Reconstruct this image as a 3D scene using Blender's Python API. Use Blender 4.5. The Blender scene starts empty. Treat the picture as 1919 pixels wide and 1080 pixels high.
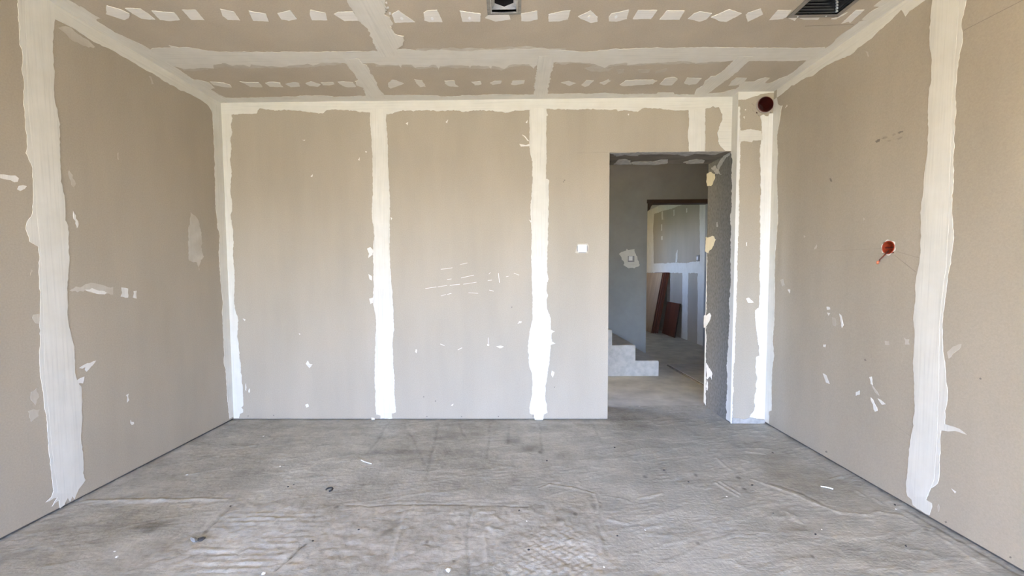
import bpy, bmesh, math, random
import numpy as np
from mathutils import Matrix, Vector
from mathutils.geometry import tessellate_polygon

# ------------------------------------------------------------------ camera, sky, sun, exposure
F = 757.0
PX, PY = 959.5 - 14.64, 540 + 16.14
PITCH, YAW, ROLL = 0.05185, -0.01556, 0.00553
CAM = np.array([2.179, -3.087, 1.12])
W, H = 4.082, 2.435            # room width and height in metres; the back wall face is y = 0

sc = bpy.context.scene
col = sc.collection


def _rot():
    c, s = math.cos(YAW), math.sin(YAW)
    A = np.array([[c, -s, 0], [s, c, 0], [0, 0, 1]])
    c, s = math.cos(PITCH), math.sin(PITCH)
    B = np.array([[1, 0, 0], [0, c, -s], [0, s, c]])
    c, s = math.cos(ROLL), math.sin(ROLL)
    C = np.array([[c, 0, -s], [0, 1, 0], [s, 0, c]])
    return C @ B @ A


ROT = _rot()
cam_data = bpy.data.cameras.new('camera')
cam_data.sensor_width = 36.0
cam_data.lens = F / 1919.0 * 36.0
cam_data.shift_x = 14.64 / 1919.0
cam_data.shift_y = 16.14 / 1919.0
cam_data.clip_start = 0.02
cam = bpy.data.objects.new('camera', cam_data)
col.objects.link(cam)
right, fwd, up = ROT[0], ROT[1], ROT[2]
cam.matrix_world = Matrix(((right[0], up[0], -fwd[0], CAM[0]),
                           (right[1], up[1], -fwd[1], CAM[1]),
                           (right[2], up[2], -fwd[2], CAM[2]),
                           (0, 0, 0, 1)))
sc.camera = cam

world = bpy.data.worlds.new('sky')
sc.world = world
world.use_nodes = True
wn = world.node_tree
wn.nodes.clear()
w_out = wn.nodes.new('ShaderNodeOutputWorld')
w_bg = wn.nodes.new('ShaderNodeBackground')
w_sky = wn.nodes.new('ShaderNodeTexSky')
w_sky.sky_type = 'NISHITA'
w_sky.sun_disc = False
w_sky.sun_elevation = math.radians(52)
w_sky.sun_rotation = math.radians(20)
w_sky.dust_density = 2.0
w_bg.inputs['Strength'].default_value = 1.04
w_mix = wn.nodes.new('ShaderNodeMix')
w_mix.data_type = 'RGBA'; w_mix.blend_type = 'MULTIPLY'; w_mix.inputs['Factor'].default_value = 1.0
w_mix.inputs[7].default_value = (0.955, 0.955, 1.19, 1)
wn.links.new(w_sky.outputs[0], w_mix.inputs[6])
wn.links.new(w_mix.outputs[2], w_bg.inputs['Color'])
wn.links.new(w_bg.outputs[0], w_out.inputs['Surface'])

sun_data = bpy.data.lights.new('sun', 'SUN')
sun_data.energy = 11.0
sun_data.angle = math.radians(0.6)
sun_data.color = (1.0, 0.90, 0.58)
sun = bpy.data.objects.new('sun', sun_data)
col.objects.link(sun)
sun.rotation_euler = (math.radians(24), math.radians(35), 0)   # high, in front of the balcony opening

sc.view_settings.view_transform = 'Standard'
sc.view_settings.look = 'None'
sc.view_settings.gamma = 1.0
sc.view_settings.use_curve_mapping = False
sc.view_settings.exposure = 2.52

rng = random.Random(7)
nrng = np.random.RandomState(11)


# ------------------------------------------------------------------ helpers
def at(u, v, axis, val):
    """where the sight line through a photo pixel meets the plane axis = val"""
    d = ROT.T @ np.array([(u - PX) / F, 1.0, (PY - v) / F])
    return CAM + (val - CAM[axis]) / d[axis] * d


def tag(o, label=None, cat=None, group=None, kind=None):
    if label: o['label'] = label
    if cat: o['category'] = cat
    if group: o['group'] = group
    if kind: o['kind'] = kind
    return o


def link_mesh(name, verts, faces, mat, parent=None, smooth=False, uvs=None):
    me = bpy.data.meshes.new(name)
    me.from_pydata([tuple(map(float, v)) for v in verts], [], [tuple(f) for f in faces])
    me.validate()
    if mat is not None: me.materials.append(mat)
    if smooth:
        me.polygons.foreach_set('use_smooth', [True] * len(me.polygons))
    if uvs is not None:
        l = me.uv_layers.new(name='UVMap')
        for lp in me.loops:
            l.data[lp.index].uv = uvs[lp.vertex_index]
    me.update()
    o = bpy.data.objects.new(name, me)
    col.objects.link(o)
    if parent is not None: o.parent = parent
    return o


def bm_obj(name, bm, mat, parent=None, smooth=False):
    bmesh.ops.recalc_face_normals(bm, faces=bm.faces)
    me = bpy.data.meshes.new(name)
    bm.to_mesh(me); bm.free()
    if mat is not None: me.materials.append(mat)
    if smooth: me.polygons.foreach_set('use_smooth', [True] * len(me.polygons))
    o = bpy.data.objects.new(name, me)
    col.objects.link(o)
    if parent is not None: o.parent = parent
    return o


def bm_box(bm, lo, hi, mtx=None):
    x0, y0, z0 = lo; x1, y1, z1 = hi
    vs = [bm.verts.new(p) for p in ((x0, y0, z0), (x1, y0, z0), (x1, y1, z0), (x0, y1, z0),
                                    (x0, y0, z1), (x1, y0, z1), (x1, y1, z1), (x0, y1, z1))]
    for f in ((0, 3, 2, 1), (4, 5, 6, 7), (0, 1, 5, 4), (1, 2, 6, 5), (2, 3, 7, 6), (3, 0, 4, 7)):
        bm.faces.new([vs[i] for i in f])
    if mtx is not None: bmesh.ops.transform(bm, matrix=mtx, verts=vs)
    return vs


def boxes(name, lst, mat, parent=None):
    bm = bmesh.new()
    for lo, hi in lst: bm_box(bm, lo, hi)
    return bm_obj(name, bm, mat, parent)


def bevel_box(name, lo, hi, mat, parent=None, r=0.002, seg=2, mtx=None):
    bm = bmesh.new()
    bm_box(bm, lo, hi)
    bmesh.ops.bevel(bm, geom=bm.edges[:], offset=r, segments=seg, affect='EDGES', profile=0.5)
    if mtx is not None: bmesh.ops.transform(bm, matrix=mtx, verts=bm.verts[:])
    return bm_obj(name, bm, mat, parent)


def empty(name, loc=(0, 0, 0)):
    o = bpy.data.objects.new(name, None)
    col.objects.link(o)
    o.location = loc
    o.empty_display_size = 0.05
    return o


def local(o, parent):
    """keep world placement of a mesh built in world coordinates under an Empty that is moved"""
    o.parent = parent
    o.matrix_parent_inverse = Matrix.Translation(parent.location).inverted()
    return o


# ------------------------------------------------------------------ procedural materials
def nodemat(name):
    m = bpy.data.materials.new(name)
    m.use_nodes = True
    nt = m.node_tree
    b = nt.nodes['Principled BSDF']
    return m, nt, b


def n_noise(nt, vec, scale, detail=4, rough=0.55):
    n = nt.nodes.new('ShaderNodeTexNoise')
    n.inputs['Scale'].default_value = scale
    n.inputs['Detail'].default_value = detail
    n.inputs['Roughness'].default_value = rough
    if vec is not None: nt.links.new(vec, n.inputs['Vector'])
    return n.outputs['Fac']


def n_ramp(nt, fac, stops):
    r = nt.nodes.new('ShaderNodeValToRGB')
    els = r.color_ramp.elements
    while len(els) < len(stops): els.new(0.5)
    for e, (p, c) in zip(els, stops):
        e.position = p; e.color = (*c, 1)
    nt.links.new(fac, r.inputs['Fac'])
    return r.outputs['Color']


def n_mix(nt, fac, a, b, mode='MIX'):
    m = nt.nodes.new('ShaderNodeMix')
    m.data_type = 'RGBA'; m.blend_type = mode
    if isinstance(fac, (int, float)): m.inputs['Factor'].default_value = fac
    else: nt.links.new(fac, m.inputs['Factor'])
    for sock, v in ((m.inputs[6], a), (m.inputs[7], b)):
        if isinstance(v, tuple): sock.default_value = (*v, 1)
        else: nt.links.new(v, sock)
    return m.outputs[2]


def n_map(nt, out, scale=(1, 1, 1)):
    mp = nt.nodes.new('ShaderNodeMapping')
    mp.inputs['Scale'].default_value = scale
    nt.links.new(out, mp.inputs['Vector'])
    return mp.outputs[0]


def n_bump(nt, b, hgt, strength=0.3, dist=0.002):
    bp = nt.nodes.new('ShaderNodeBump')
    bp.inputs['Strength'].default_value = strength
    bp.inputs['Distance'].default_value = dist
    nt.links.new(hgt, bp.inputs['Height'])
    nt.links.new(bp.outputs[0], b.inputs['Normal'])


def world_pos(nt):
    g = nt.nodes.new('ShaderNodeNewGeometry')
    return g.outputs['Position']


def mat_plain(name, c, rough=0.7, metal=0.0, var=0.12, scale=20.0, bump=0.0, stretch=(1, 1, 1)):
    m, nt, b = nodemat(name)
    p = n_map(nt, world_pos(nt), stretch)
    f = n_noise(nt, p, scale, 5)
    lo = tuple(max(0, x * (1 - var)) for x in c); hi = tuple(min(1, x * (1 + var)) for x in c)
    nt.links.new(n_ramp(nt, f, [(0.3, lo), (0.7, hi)]), b.inputs['Base Color'])
    b.inputs['Roughness'].default_value = rough
    b.inputs['Metallic'].default_value = metal
    if bump: n_bump(nt, b, f, bump, 0.003)
    return m


def mat_board(name, c):
    """grey-beige plasterboard paper: fine fibres, soft clouding, faint vertical roller bands"""
    m, nt, b = nodemat(name)
    p = world_pos(nt)
    cloud = n_noise(nt, n_map(nt, p, (1.6, 1.6, 0.5)), 1.8, 3)
    fib = n_noise(nt, p, 140, 4, 0.7)
    band = n_noise(nt, n_map(nt, p, (5, 5, 0.5)), 3.0, 4)
    a = n_ramp(nt, cloud, [(0.3, tuple(x * 0.93 for x in c)), (0.7, tuple(x * 1.06 for x in c))])
    a = n_mix(nt, 1.0, a, n_ramp(nt, fib, [(0.25, (0.90,) * 3), (0.75, (1.08,) * 3)]), 'MULTIPLY')
    a = n_mix(nt, 1.0, a, n_ramp(nt, band, [(0.3, (0.985,) * 3), (0.7, (1.012,) * 3)]), 'MULTIPLY')
    nt.links.new(a, b.inputs['Base Color'])
    b.inputs['Roughness'].default_value = 0.62
    b.inputs['Specular IOR Level'].default_value = 0.35
    n_bump(nt, b, fib, 0.12, 0.001)
    return m


def mat_compound(name, c, thin=0.0, board=None):
    """dried joint compound, streaked along the knife stroke (U of the UV map)"""
    m, nt, b = nodemat(name)
    uv = nt.nodes.new('ShaderNodeTexCoord').outputs['UV']
    st = n_noise(nt, n_map(nt, uv, (1.2, 46, 1)), 2.2, 5, 0.6)
    st2 = n_noise(nt, n_map(nt, uv, (5, 160, 1)), 2.0, 3, 0.6)
    bl = n_noise(nt, uv, 9, 4)
    a = n_ramp(nt, st, [(0.28, tuple(x * 0.87 for x in c)), (0.45, c), (0.75, tuple(min(1, x * 1.05) for x in c))])
    a = n_mix(nt, 1.0, a, n_ramp(nt, bl, [(0.3, (0.95, 0.945, 0.93)), (0.7, (1.03, 1.03, 1.03))]), 'MULTIPLY')
    if board is not None:
        a = n_mix(nt, n_ramp(nt, bl, [(0.3, (thin,) * 3), (0.75, (max(0, thin - 0.4),) * 3)]), a, board)
    nt.links.new(a, b.inputs['Base Color'])
    b.inputs['Roughness'].default_value = 0.75
    b.inputs['Specular IOR Level'].default_value = 0.3
    h = n_mix(nt, 0.5, st, st2)
    n_bump(nt, b, h, 0.35, 0.0015)
    return m


BOARD = (0.43, 0.372, 0.292)
COMP = (0.705, 0.675, 0.61)
M_board = mat_board('plasterboard paper', BOARD)
M_board_lit = mat_board('plasterboard paper ceiling', tuple(x * 1.15 for x in BOARD))  # wall board colour lightened to make up for dim light on the ceiling
M_comp = mat_compound('joint compound', COMP)
M_thin = mat_compound('thin compound smear', COMP, 0.75, BOARD)
M_coat = mat_compound('second coat of compound', tuple(min(1, x * 1.04) for x in COMP))
M_chalk = mat_compound('white compound', (0.79, 0.765, 0.72))
M_cream = mat_compound('cream filler', (0.72, 0.64, 0.47))
M_core = mat_plain('wall core', (0.10, 0.095, 0.09), 0.9)
M_jamb = mat_plain('rough dark mortar', (0.170, 0.158, 0.136), 0.9, 0, 0.26, 75, 0.8, (1, 1, 0.6))
M_soffit = mat_plain('lintel underside', (0.17, 0.145, 0.115), 0.9, 0, 0.35, 14, 0.8, (0.25, 1, 1))
M_mortar = mat_plain('mortar smear', (0.42, 0.40, 0.37), 0.9, 0, 0.2, 30, 0.5)
M_hall = mat_plain('grey hall render', (0.32, 0.315, 0.295), 0.8, 0, 0.07, 5, 0.15)
M_concrete = mat_plain('cast concrete', (0.46, 0.44, 0.40), 0.85, 0, 0.16, 16, 0.5)
M_slab = mat_plain('screed slab', (0.42, 0.41, 0.39), 0.85, 0, 0.15, 12, 0.4)
M_hallfloor = mat_plain('hall concrete floor', (0.49, 0.465, 0.405), 0.75, 0, 0.22, 5, 0.4)
M_steel = mat_plain('galvanised steel', (0.56, 0.57, 0.58), 0.32, 0.95, 0.12, 60)
M_darksteel = mat_plain('ribbed duct steel', (0.075, 0.082, 0.092), 0.25, 0.85, 0.2, 40)
M_black = mat_plain('black duct', (0.012, 0.012, 0.016), 0.6)
M_red = mat_plain('orange red plastic', (0.42, 0.06, 0.02), 0.45, 0, 0.1, 40)
M_pipe = mat_plain('brown red drain plastic', (0.075, 0.009, 0.007), 0.4, 0, 0.1, 40)
M_pipe_rim = mat_plain('grey pipe rim', (0.40, 0.36, 0.32), 0.6)
M_wire = mat_plain('dark wire', (0.10, 0.02, 0.012), 0.5)
M_copper = mat_plain('copper red tip', (0.80, 0.22, 0.10), 0.4, 0.2)
M_white = mat_plain('white plastic', (0.88, 0.88, 0.87), 0.4, 0, 0.02)
M_greyclip = mat_plain('grey clip', (0.33, 0.32, 0.31), 0.5)
M_wood = mat_plain('dark red wood', (0.105, 0.030, 0.014), 0.5, 0, 0.35, 9, 0.1, (1, 1, 0.12))
M_wood2 = mat_plain('brown veneer', (0.145, 0.042, 0.018), 0.5, 0, 0.3, 9, 0.1, (1, 1, 0.12))
M_ply = mat_plain('tan plywood', (0.40, 0.27, 0.16), 0.6, 0, 0.15, 9, 0.1, (1, 1, 0.12))
M_beam = mat_plain('dark timber', (0.055, 0.032, 0.02), 0.7, 0, 0.4, 10, 0.3, (0.2, 1, 1))
M_grit = mat_plain('dark grit', (0.05, 0.047, 0.045), 0.9)
M_pebble = mat_plain('grey pebble', (0.30, 0.29, 0.27), 0.9)
M_pencil = mat_plain('pencil', (0.22, 0.195, 0.16), 0.7)
M_pencil_soft = mat_plain('faded pencil', (0.335, 0.29, 0.225), 0.7)
M_ground = mat_plain('sandy yard', (0.62, 0.52, 0.38), 0.95, 0, 0.12, 0.6)
M_ext = mat_plain('outer render', (0.60, 0.57, 0.52), 0.9)

# ------------------------------------------------------------------ polygons on surfaces
# a surface: axis normal to it, its coordinate, sign of the outward normal, the two in-plane axes
SURF = {
    'back':   (1, 0.0, -1, (0, 2)),
    'left':   (0, 0.0, +1, (1, 2)),
    'right':  (0, W, -1, (1, 2)),
    'ceil':   (2, H, -1, (0, 1)),
    'pillar': (1, -0.078, -1, (0, 2)),
    'jamb':   (0, 3.829, -1, (1, 2)),
    'soffit': (2, 2.037, -1, (0, 1)),
    'floor':  (2, 0.0, +1, (0, 1)),
    'hall':   (1, 2.684, -1, (0, 2)),
    'far':    (0, 5.20, -1, (1, 2)),
}


def px_poly(surf, pts):
    ax, val, s, (a, b) = SURF[surf]
    out = []
    for u, v in pts:
        p = at(u, v, ax, val)
        out.append((p[a], p[b]))
    return out


def roughen(poly, step, amp, closed=True, seed=0):
    r = random.Random(seed)
    out = []
    n = len(poly)
    prev = 0.0
    for i in range(n if closed else n - 1):
        p, q = poly[i], poly[(i + 1) % n]
        dx, dy = q[0] - p[0], q[1] - p[1]
        L = math.hypot(dx, dy)
        if L < 1e-6: continue
        nx, ny = -dy / L, dx / L
        k = max(1, int(L / step))
        for j in range(k):
            t = j / k
            if j == 0:
                out.append(p); continue
            prev = 0.55 * prev + r.gauss(0, amp)
            prev = max(-2.2 * amp, min(2.2 * amp, prev))
            out.append((p[0] + dx * t + nx * prev, p[1] + dy * t + ny * prev))
    if not closed: out.append(poly[-1])
    return out


def patch(name, surf, poly, mat, parent, th=0.0015, along='u', off=0.0):
    """a thin raised patch of the given outline (surface metres), real thickness th"""
    ax, val, s, (a, b) = SURF[surf]
    n = len(poly)
    verts, uvs = [], []
    for k in (off, off + th):
        for (p, q) in poly:
            v = [0, 0, 0]
            v[ax] = val + s * k; v[a] = p; v[b] = q
            verts.append(v)
            uvs.append((p, q) if along == 'u' else (q, p))
    faces = [[n + i for i in t] for t in tessellate_polygon([[Vector((p, q, 0)) for p, q in poly]])]
    for i in range(n):
        j = (i + 1) % n
        faces.append([i, j, n + j, n + i])
    bm = bmesh.new()
    bv = [bm.verts.new(v) for v in verts]
    uvl = bm.loops.layers.uv.new('UVMap')
    idx = {v: i for i, v in enumerate(bv)}
    for f in faces:
        try: bm.faces.new([bv[i] for i in f])
        except ValueError: pass
    for f in bm.faces:
        for l in f.loops: l[uvl].uv = uvs[idx[l.vert]]
    # orient the top face outwards
    nrm = Vector((0, 0, 0)); nrm[ax] = s
    tot = sum((f.normal_update() or f.normal.dot(nrm) * f.calc_area()) for f in bm.faces)
    if tot < 0: bmesh.ops.reverse_faces(bm, faces=bm.faces[:])
    me = bpy.data.meshes.new(name); bm.to_mesh(me); bm.free()
    me.materials.append(mat)
    o = bpy.data.objects.new(name, me); col.objects.link(o)
    if parent is not None: o.parent = parent
    return o


_cnt = [0]


def band(surf, pts, parent, along='v', mat=None, step=0.010, amp=0.0016, name='joint_compound', th=None):
    _cnt[0] += 1
    if th is not None: th += 0.00005 * (_cnt[0] % 7) + (0.0004 if mat is M_chalk else 0.0)
    poly = roughen(px_poly(surf, pts), step, amp, True, _cnt[0])
    return patch(name, surf, poly, mat or M_comp, parent, th or (0.0014 + 0.00017 * (_cnt[0] % 9)), along)


def corner(surf, p0, p1):
    """two surface-metre points given directly"""
    return p0, p1


# ------------------------------------------------------------------ the shell of the house
T = 0.0125                      # board thickness
DX0, DX1, DZ = 2.926, 3.829, 2.037   # the doorway
BT = 0.345                      # back wall thickness
FRONT = -5.8

_p = at(1435, 195.5, 1, -0.078 - 0.02)
PHX, PHZ = float(_p[0]), float(_p[2])          # centre of the drain pipe hole
_p = at(1665, 464, 0, W)
JY, JZ, JR = float(_p[1]), float(_p[2]), 0.0335   # centre and radius of the junction box hole

wall_back = boxes('wall_back', [((-0.2, T, 0), (DX0, BT, 2.95)), ((DX0, T, DZ), (DX1, BT, 2.95)),
                                ((DX1, T, 0), (5.35, BT, 2.95)), ((DX1, -0.078 + T, 0), (W + 0.02, T, 2.25)),
                                ((DX1, -0.078 + T, 2.25), (PHX - 0.055, T, 2.6)), ((PHX + 0.055, -0.078 + T, 2.25), (W + 0.02, T, 2.6)),
                                ((PHX - 0.055, -0.078 + T, 2.25), (PHX + 0.055, T, PHZ - 0.055)), ((PHX - 0.055, -0.078 + T, PHZ + 0.055), (PHX + 0.055, T, 2.6))], M_jamb)
tag(wall_back, 'back wall of plasterboard with filled joints and an unframed doorway', 'wall', kind='structure')
LY0, LY1, LZ0, LZ1 = -5.50, -4.05, 0.30, 2.15      # side window in the left wall, behind the camera
wall_left = boxes('wall_left', [((-0.25, LY1, 0), (-T, T, 2.65)), ((-0.25, FRONT, 0), (-T, LY0, 2.65)), ((-0.25, LY0, 0), (-T, LY1, LZ0)), ((-0.25, LY0, LZ1), (-T, LY1, 2.65))], M_core)
tag(wall_left, 'left plasterboard wall with one wide filled vertical joint', 'wall', kind='structure')
_q = JR * 0.97
wall_right = boxes('wall_right', [((W + T, FRONT, 0), (W + 0.25, JY - _q, 2.65)), ((W + T, JY + _q, 0), (W + 0.25, T, 2.65)), ((W + T, JY - _q, 0), (W + 0.25, JY + _q, JZ - _q)),
                                  ((W + T, JY - _q, JZ + _q), (W + 0.25, JY + _q, 2.65)), ((W + 0.06, JY - _q, JZ - _q), (W + 0.25, JY + _q, JZ + _q))], M_core)
tag(wall_right, 'right plasterboard wall with a red junction box', 'wall', kind='structure')
# ceiling core with the two duct openings cut out
OX = (2.071, 2.238, -1.152, -0.985)
VX = (3.600, 3.858, -1.185, -0.926)
OI = (2.094, 2.215, -1.129, -1.008)
VI = (3.622, 3.836, -1.163, -0.948)


def holed(zs, x0, x1, y0, y1, holes):
    """boxes that tile a slab x0..x1, y0..y1 around rectangular holes"""
    xs = sorted({x0, x1, *[h[0] for h in holes], *[h[1] for h in holes]})
    ys = sorted({y0, y1, *[h[2] for h in holes], *[h[3] for h in holes]})
    xs = [x for x in xs if x0 <= x <= x1]; ys = [y for y in ys if y0 <= y <= y1]
    out = []
    for i in range(len(xs) - 1):
        for j in range(len(ys) - 1):
            mx, my = (xs[i] + xs[i + 1]) / 2, (ys[j] + ys[j + 1]) / 2
            if any(h[0] < mx < h[1] and h[2] < my < h[3] for h in holes): continue
            out.append(((xs[i], ys[j], zs[0]), (xs[i + 1], ys[j + 1], zs[1])))
    return out


ceiling = boxes('ceiling', holed((H + T, 2.65), -0.25, W + 0.25, FRONT, T, [OI, VI]), M_core)
tag(ceiling, 'plasterboard ceiling with filled joints and rows of filler patches', 'ceiling', kind='structure')
roof = boxes('roof', [((-0.4, FRONT - 0.25, 2.96), (5.6, 6.6, 3.12))], M_ext)
tag(roof, 'flat concrete roof slab over the house', 'roof', kind='structure')
upper = boxes('wall_parapet', [((-0.25, FRONT - 0.2, 2.65), (W + 0.25, FRONT, 2.96)), ((-0.25, FRONT, 2.65), (-0.05, T, 2.96)),
                               ((W + 0.05, FRONT, 2.65), (W + 0.25, T, 2.96))], M_ext)
tag(upper, 'closing wall strip between ceiling and roof', 'wall', kind='structure')

# front wall, behind the camera, with the wide balcony opening that lights the room
GX0, GX1, GZ = 0.45, 3.65, 2.2
wall_front = boxes('wall_front', [((-0.25, FRONT - 0.2, 0), (GX0, FRONT, 2.65)), ((GX1, FRONT - 0.2, 0), (W + 0.25, FRONT, 2.65)),
                                  ((GX0, FRONT - 0.2, GZ), (GX1, FRONT, 2.65))], M_ext)
tag(wall_front, 'front wall with a wide unglazed balcony opening', 'wall', kind='structure')
window_1 = boxes('window_1', [((GX0, FRONT - 0.13, 0.0), (GX0 + 0.05, FRONT - 0.07, GZ)), ((GX1 - 0.05, FRONT - 0.13, 0.0), (GX1, FRONT - 0.07, GZ)),
                              ((GX0 + 0.05, FRONT - 0.13, GZ - 0.05), (GX1 - 0.05, FRONT - 0.07, GZ))], M_white)
tag(window_1, 'white outer frame of the balcony opening', 'window frame', kind='structure')

window_2 = boxes('window_2', [((-0.18, LY0, LZ0), (-0.11, LY0 + 0.05, LZ1)), ((-0.18, LY1 - 0.05, LZ0), (-0.11, LY1, LZ1)), ((-0.18, LY0 + 0.05, LZ1 - 0.05), (-0.11, LY1 - 0.05, LZ1)),
                              ((-0.18, LY0 + 0.05, LZ0), (-0.11, LY1 - 0.05, LZ0 + 0.05))], M_white)
tag(window_2, 'white outer frame of the unglazed side window', 'window frame', kind='structure')

# hall behind the doorway and the room beyond it
HY, HT = 2.684, 0.12           # hall back wall face and thickness
IX, IZ = 4.113, 2.172          # left edge and top of the inner doorway
FX = 5.20                      # right wall of the far room
wall_hall = boxes('wall_hall_back', [((0.6, HY, 0), (IX, HY + HT, 2.95)), ((IX, HY, IZ), (4.98, HY + HT, 2.95)), ((4.98, HY, 0), (5.45, HY + HT, 2.95))], M_hall)
tag(wall_hall, 'grey rendered hall wall with an inner doorway', 'wall', kind='structure')
wall_hl = boxes('wall_hall_left', [((0.4, BT, 0), (0.6, 0.6, 2.95)), ((0.4, 1.9, 0), (0.6, HY + HT, 2.95)),
                                   ((0.4, 0.6, 0), (0.6, 1.9, 0.3)), ((0.4, 0.6, 2.0), (0.6, 1.9, 2.95))], M_hall)  # opening added to bring daylight into the hall
tag(wall_hl, 'hall side wall with an added opening for daylight beside the stair', 'wall', kind='structure')
wall_hr = boxes('wall_hall_right', [((5.30, BT, 0), (5.45, HY, 2.95))], M_hall)
tag(wall_hr, 'right side wall of the hall', 'wall', kind='structure')
wall_far = boxes('wall_far_right', [((FX, HY + HT, 0), (FX + 0.2, 6.5, 2.95))], M_board)
tag(wall_far, 'plasterboard wall of the far room with white bands', 'wall', kind='structure')
wall_fb = boxes('wall_far_back', [((2.4, 6.3, 0), (FX, 6.5, 2.95))], M_hall)
tag(wall_fb, 'end wall of the far room', 'wall', kind='structure')
wall_fl = boxes('wall_far_left', [((2.4, HY + HT, 0), (2.6, 4.0, 2.95)), ((2.4, 5.0, 0), (2.6, 6.3, 2.95)), ((2.4, 4.0, 0), (2.6, 5.0, 1.25)),
                                  ((2.4, 4.0, 2.3), (2.6, 5.0, 2.95))], M_hall)  # opening added and sized to set the far room's brightness
tag(wall_fl, 'left wall of the far room with an added opening for daylight', 'wall', kind='structure')
ceil_far = boxes('ceiling_far', [((2.4, HY + HT, 2.52), (FX, 6.3, 2.62))], M_comp)
tag(ceil_far, 'pale ceiling of the far room', 'ceiling', kind='structure')
floor_hall = boxes('floor_hall', [((0.4, 0.30, -0.10), (5.45, 6.5, 0.0))], M_hallfloor)
tag(floor_hall, 'smooth concrete floor of the hall and far room', 'floor', kind='structure')
ground = boxes('ground', [((-60, -60, -0.40), (60, 60, -0.30))], mat_plain('added field', (0.10, 0.12, 0.06), 0.95, 0, 0.3, 0.8))  # unseen field, made dark so distant ground bounces little light in
tag(ground, 'added field around the house, dark to limit bounced light', 'ground', kind='structure')
bounce_wall = boxes('wall_bounce', [((-3.6, -7.5, -0.30), (-3.4, 2.5, 4.2))], mat_plain('cream facade', (0.76, 0.61, 0.31), 0.9, 0, 0.06, 1.5))  # unseen wall added to bounce warm light in and block sky
tag(bounce_wall, 'sunlit cream facade added to bounce warm light through the side window', 'wall', kind='structure')
terrace = boxes('terrace', [((-7, -9.5, -0.30), (8, FRONT - 0.2, -0.25)), ((-7, FRONT - 0.2, -0.30), (-0.25, 1.0, -0.25))], M_ground)  # unseen terrace added for the warm sunlight it bounces indoors
tag(terrace, 'added sandy terrace that bounces sunlight into the room', 'terrace', kind='structure')

# ------------------------------------------------------------------ plasterboard panels
G = 0.0012


def panel(parent, lo, hi, mat):
    return boxes('plasterboard_panel', [(lo, hi)], mat, parent)


# back wall: boards 1.2 m wide; the third is cut round the doorway
ZB = 0.010
panel(wall_back, (0, 0, ZB), (1.2 - G, T, H), M_board)
panel(wall_back, (1.2 + G, 0, ZB), (2.4 - G, T, H), M_board)
boxes('plasterboard_panel', [((2.4 + G, 0, ZB), (DX0, T, DZ)), ((2.4 + G, 0, DZ), (3.575 - G, T, H))], M_board, wall_back)
panel(wall_back, (3.575 + G, 0, DZ), (DX1, T, H), M_board)
# pillar beside the doorway: two boards on the face, one on the flank above the doorway
panel(wall_back, (DX1, -0.078, 0.006), (W, -0.078 + T, 2.10), M_board)
_h = 0.055
boxes('plasterboard_panel', [((DX1, -0.078, 2.10 + G), (W, -0.078 + T, PHZ - _h)), ((DX1, -0.078, PHZ + _h), (W, -0.078 + T, H)),
                             ((DX1, -0.078, PHZ - _h), (PHX - _h, -0.078 + T, PHZ + _h)), ((PHX + _h, -0.078, PHZ - _h), (W, -0.078 + T, PHZ + _h))], M_board, wall_back)
# side walls
for a, b in ((0, 1.2), (1.2, 2.4), (2.4, 3.6), (3.6, 4.8), (4.8, 5.76)):
    if -a < LY1 or -b > LY1:
        lb = [((-T, -b + G, ZB + 0.004), (0, -a - G, H))]
    if -b < LY1 and -a > LY0:      # boards cut round the side window
        ya, yb = max(-b + G, LY0), min(-a - G, LY1)
        lb = [((-T, -b + G, ZB + 0.004), (0, -a - G, LZ0)), ((-T, -b + G, LZ1), (0, -a - G, H))]
        if ya > -b + G: lb.append(((-T, -b + G, LZ0), (0, ya, LZ1)))
        if yb < -a - G: lb.append(((-T, yb, LZ0), (0, -a - G, LZ1)))
    boxes('plasterboard_panel', lb, M_board, wall_left)
    y0_, y1_ = -b - 0.04 + G, -a - (0.04 if a else 0) - G
    if a == 0:      # the first board has the junction box hole
        _q = JR * 0.90
        boxes('plasterboard_panel', [((W, y0_, ZB + 0.004), (W + T, JY - _q, H)), ((W, JY + _q, ZB + 0.004), (W + T, y1_, H)), ((W, JY - _q, ZB + 0.004), (W + T, JY + _q, JZ - _q)),
                                     ((W, JY - _q, JZ + _q), (W + T, JY + _q, H))], M_board, wall_right)
    else:
        panel(wall_right, (W, y0_, ZB + 0.004), (W + T, y1_, H), M_board)
# ceiling: a 0.6 m strip along the back wall, then 1.2 m rows
SY = -0.602
for a, b in ((0, 1.21), (1.21, 2.41), (2.41, 3.575), (3.575, W)):
    boxes('plasterboard_panel', [((a + G, SY + G, H), (b - G, 0, H + T))], M_board_lit, ceiling)
for a, b in ((0, 1.49), (1.49, W)):
    boxes('plasterboard_panel', holed((H, H + T), a + G, b - G, SY - 1.2 + G, SY - G, [h for h in (OI, VI) if a < h[0] < b]), M_board_lit, ceiling)
for y0, y1 in ((SY - 2.4, SY - 1.2), (SY - 3.6, SY - 2.4), (SY - 4.8, SY - 3.6), (-5.8, SY - 4.8)):
    for a, b in ((0, 2.0), (2.0, W)):
        boxes('plasterboard_panel', [((a + G, y0 + G, H), (b - G, y1 - G, H + T))], M_board_lit, ceiling)

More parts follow.
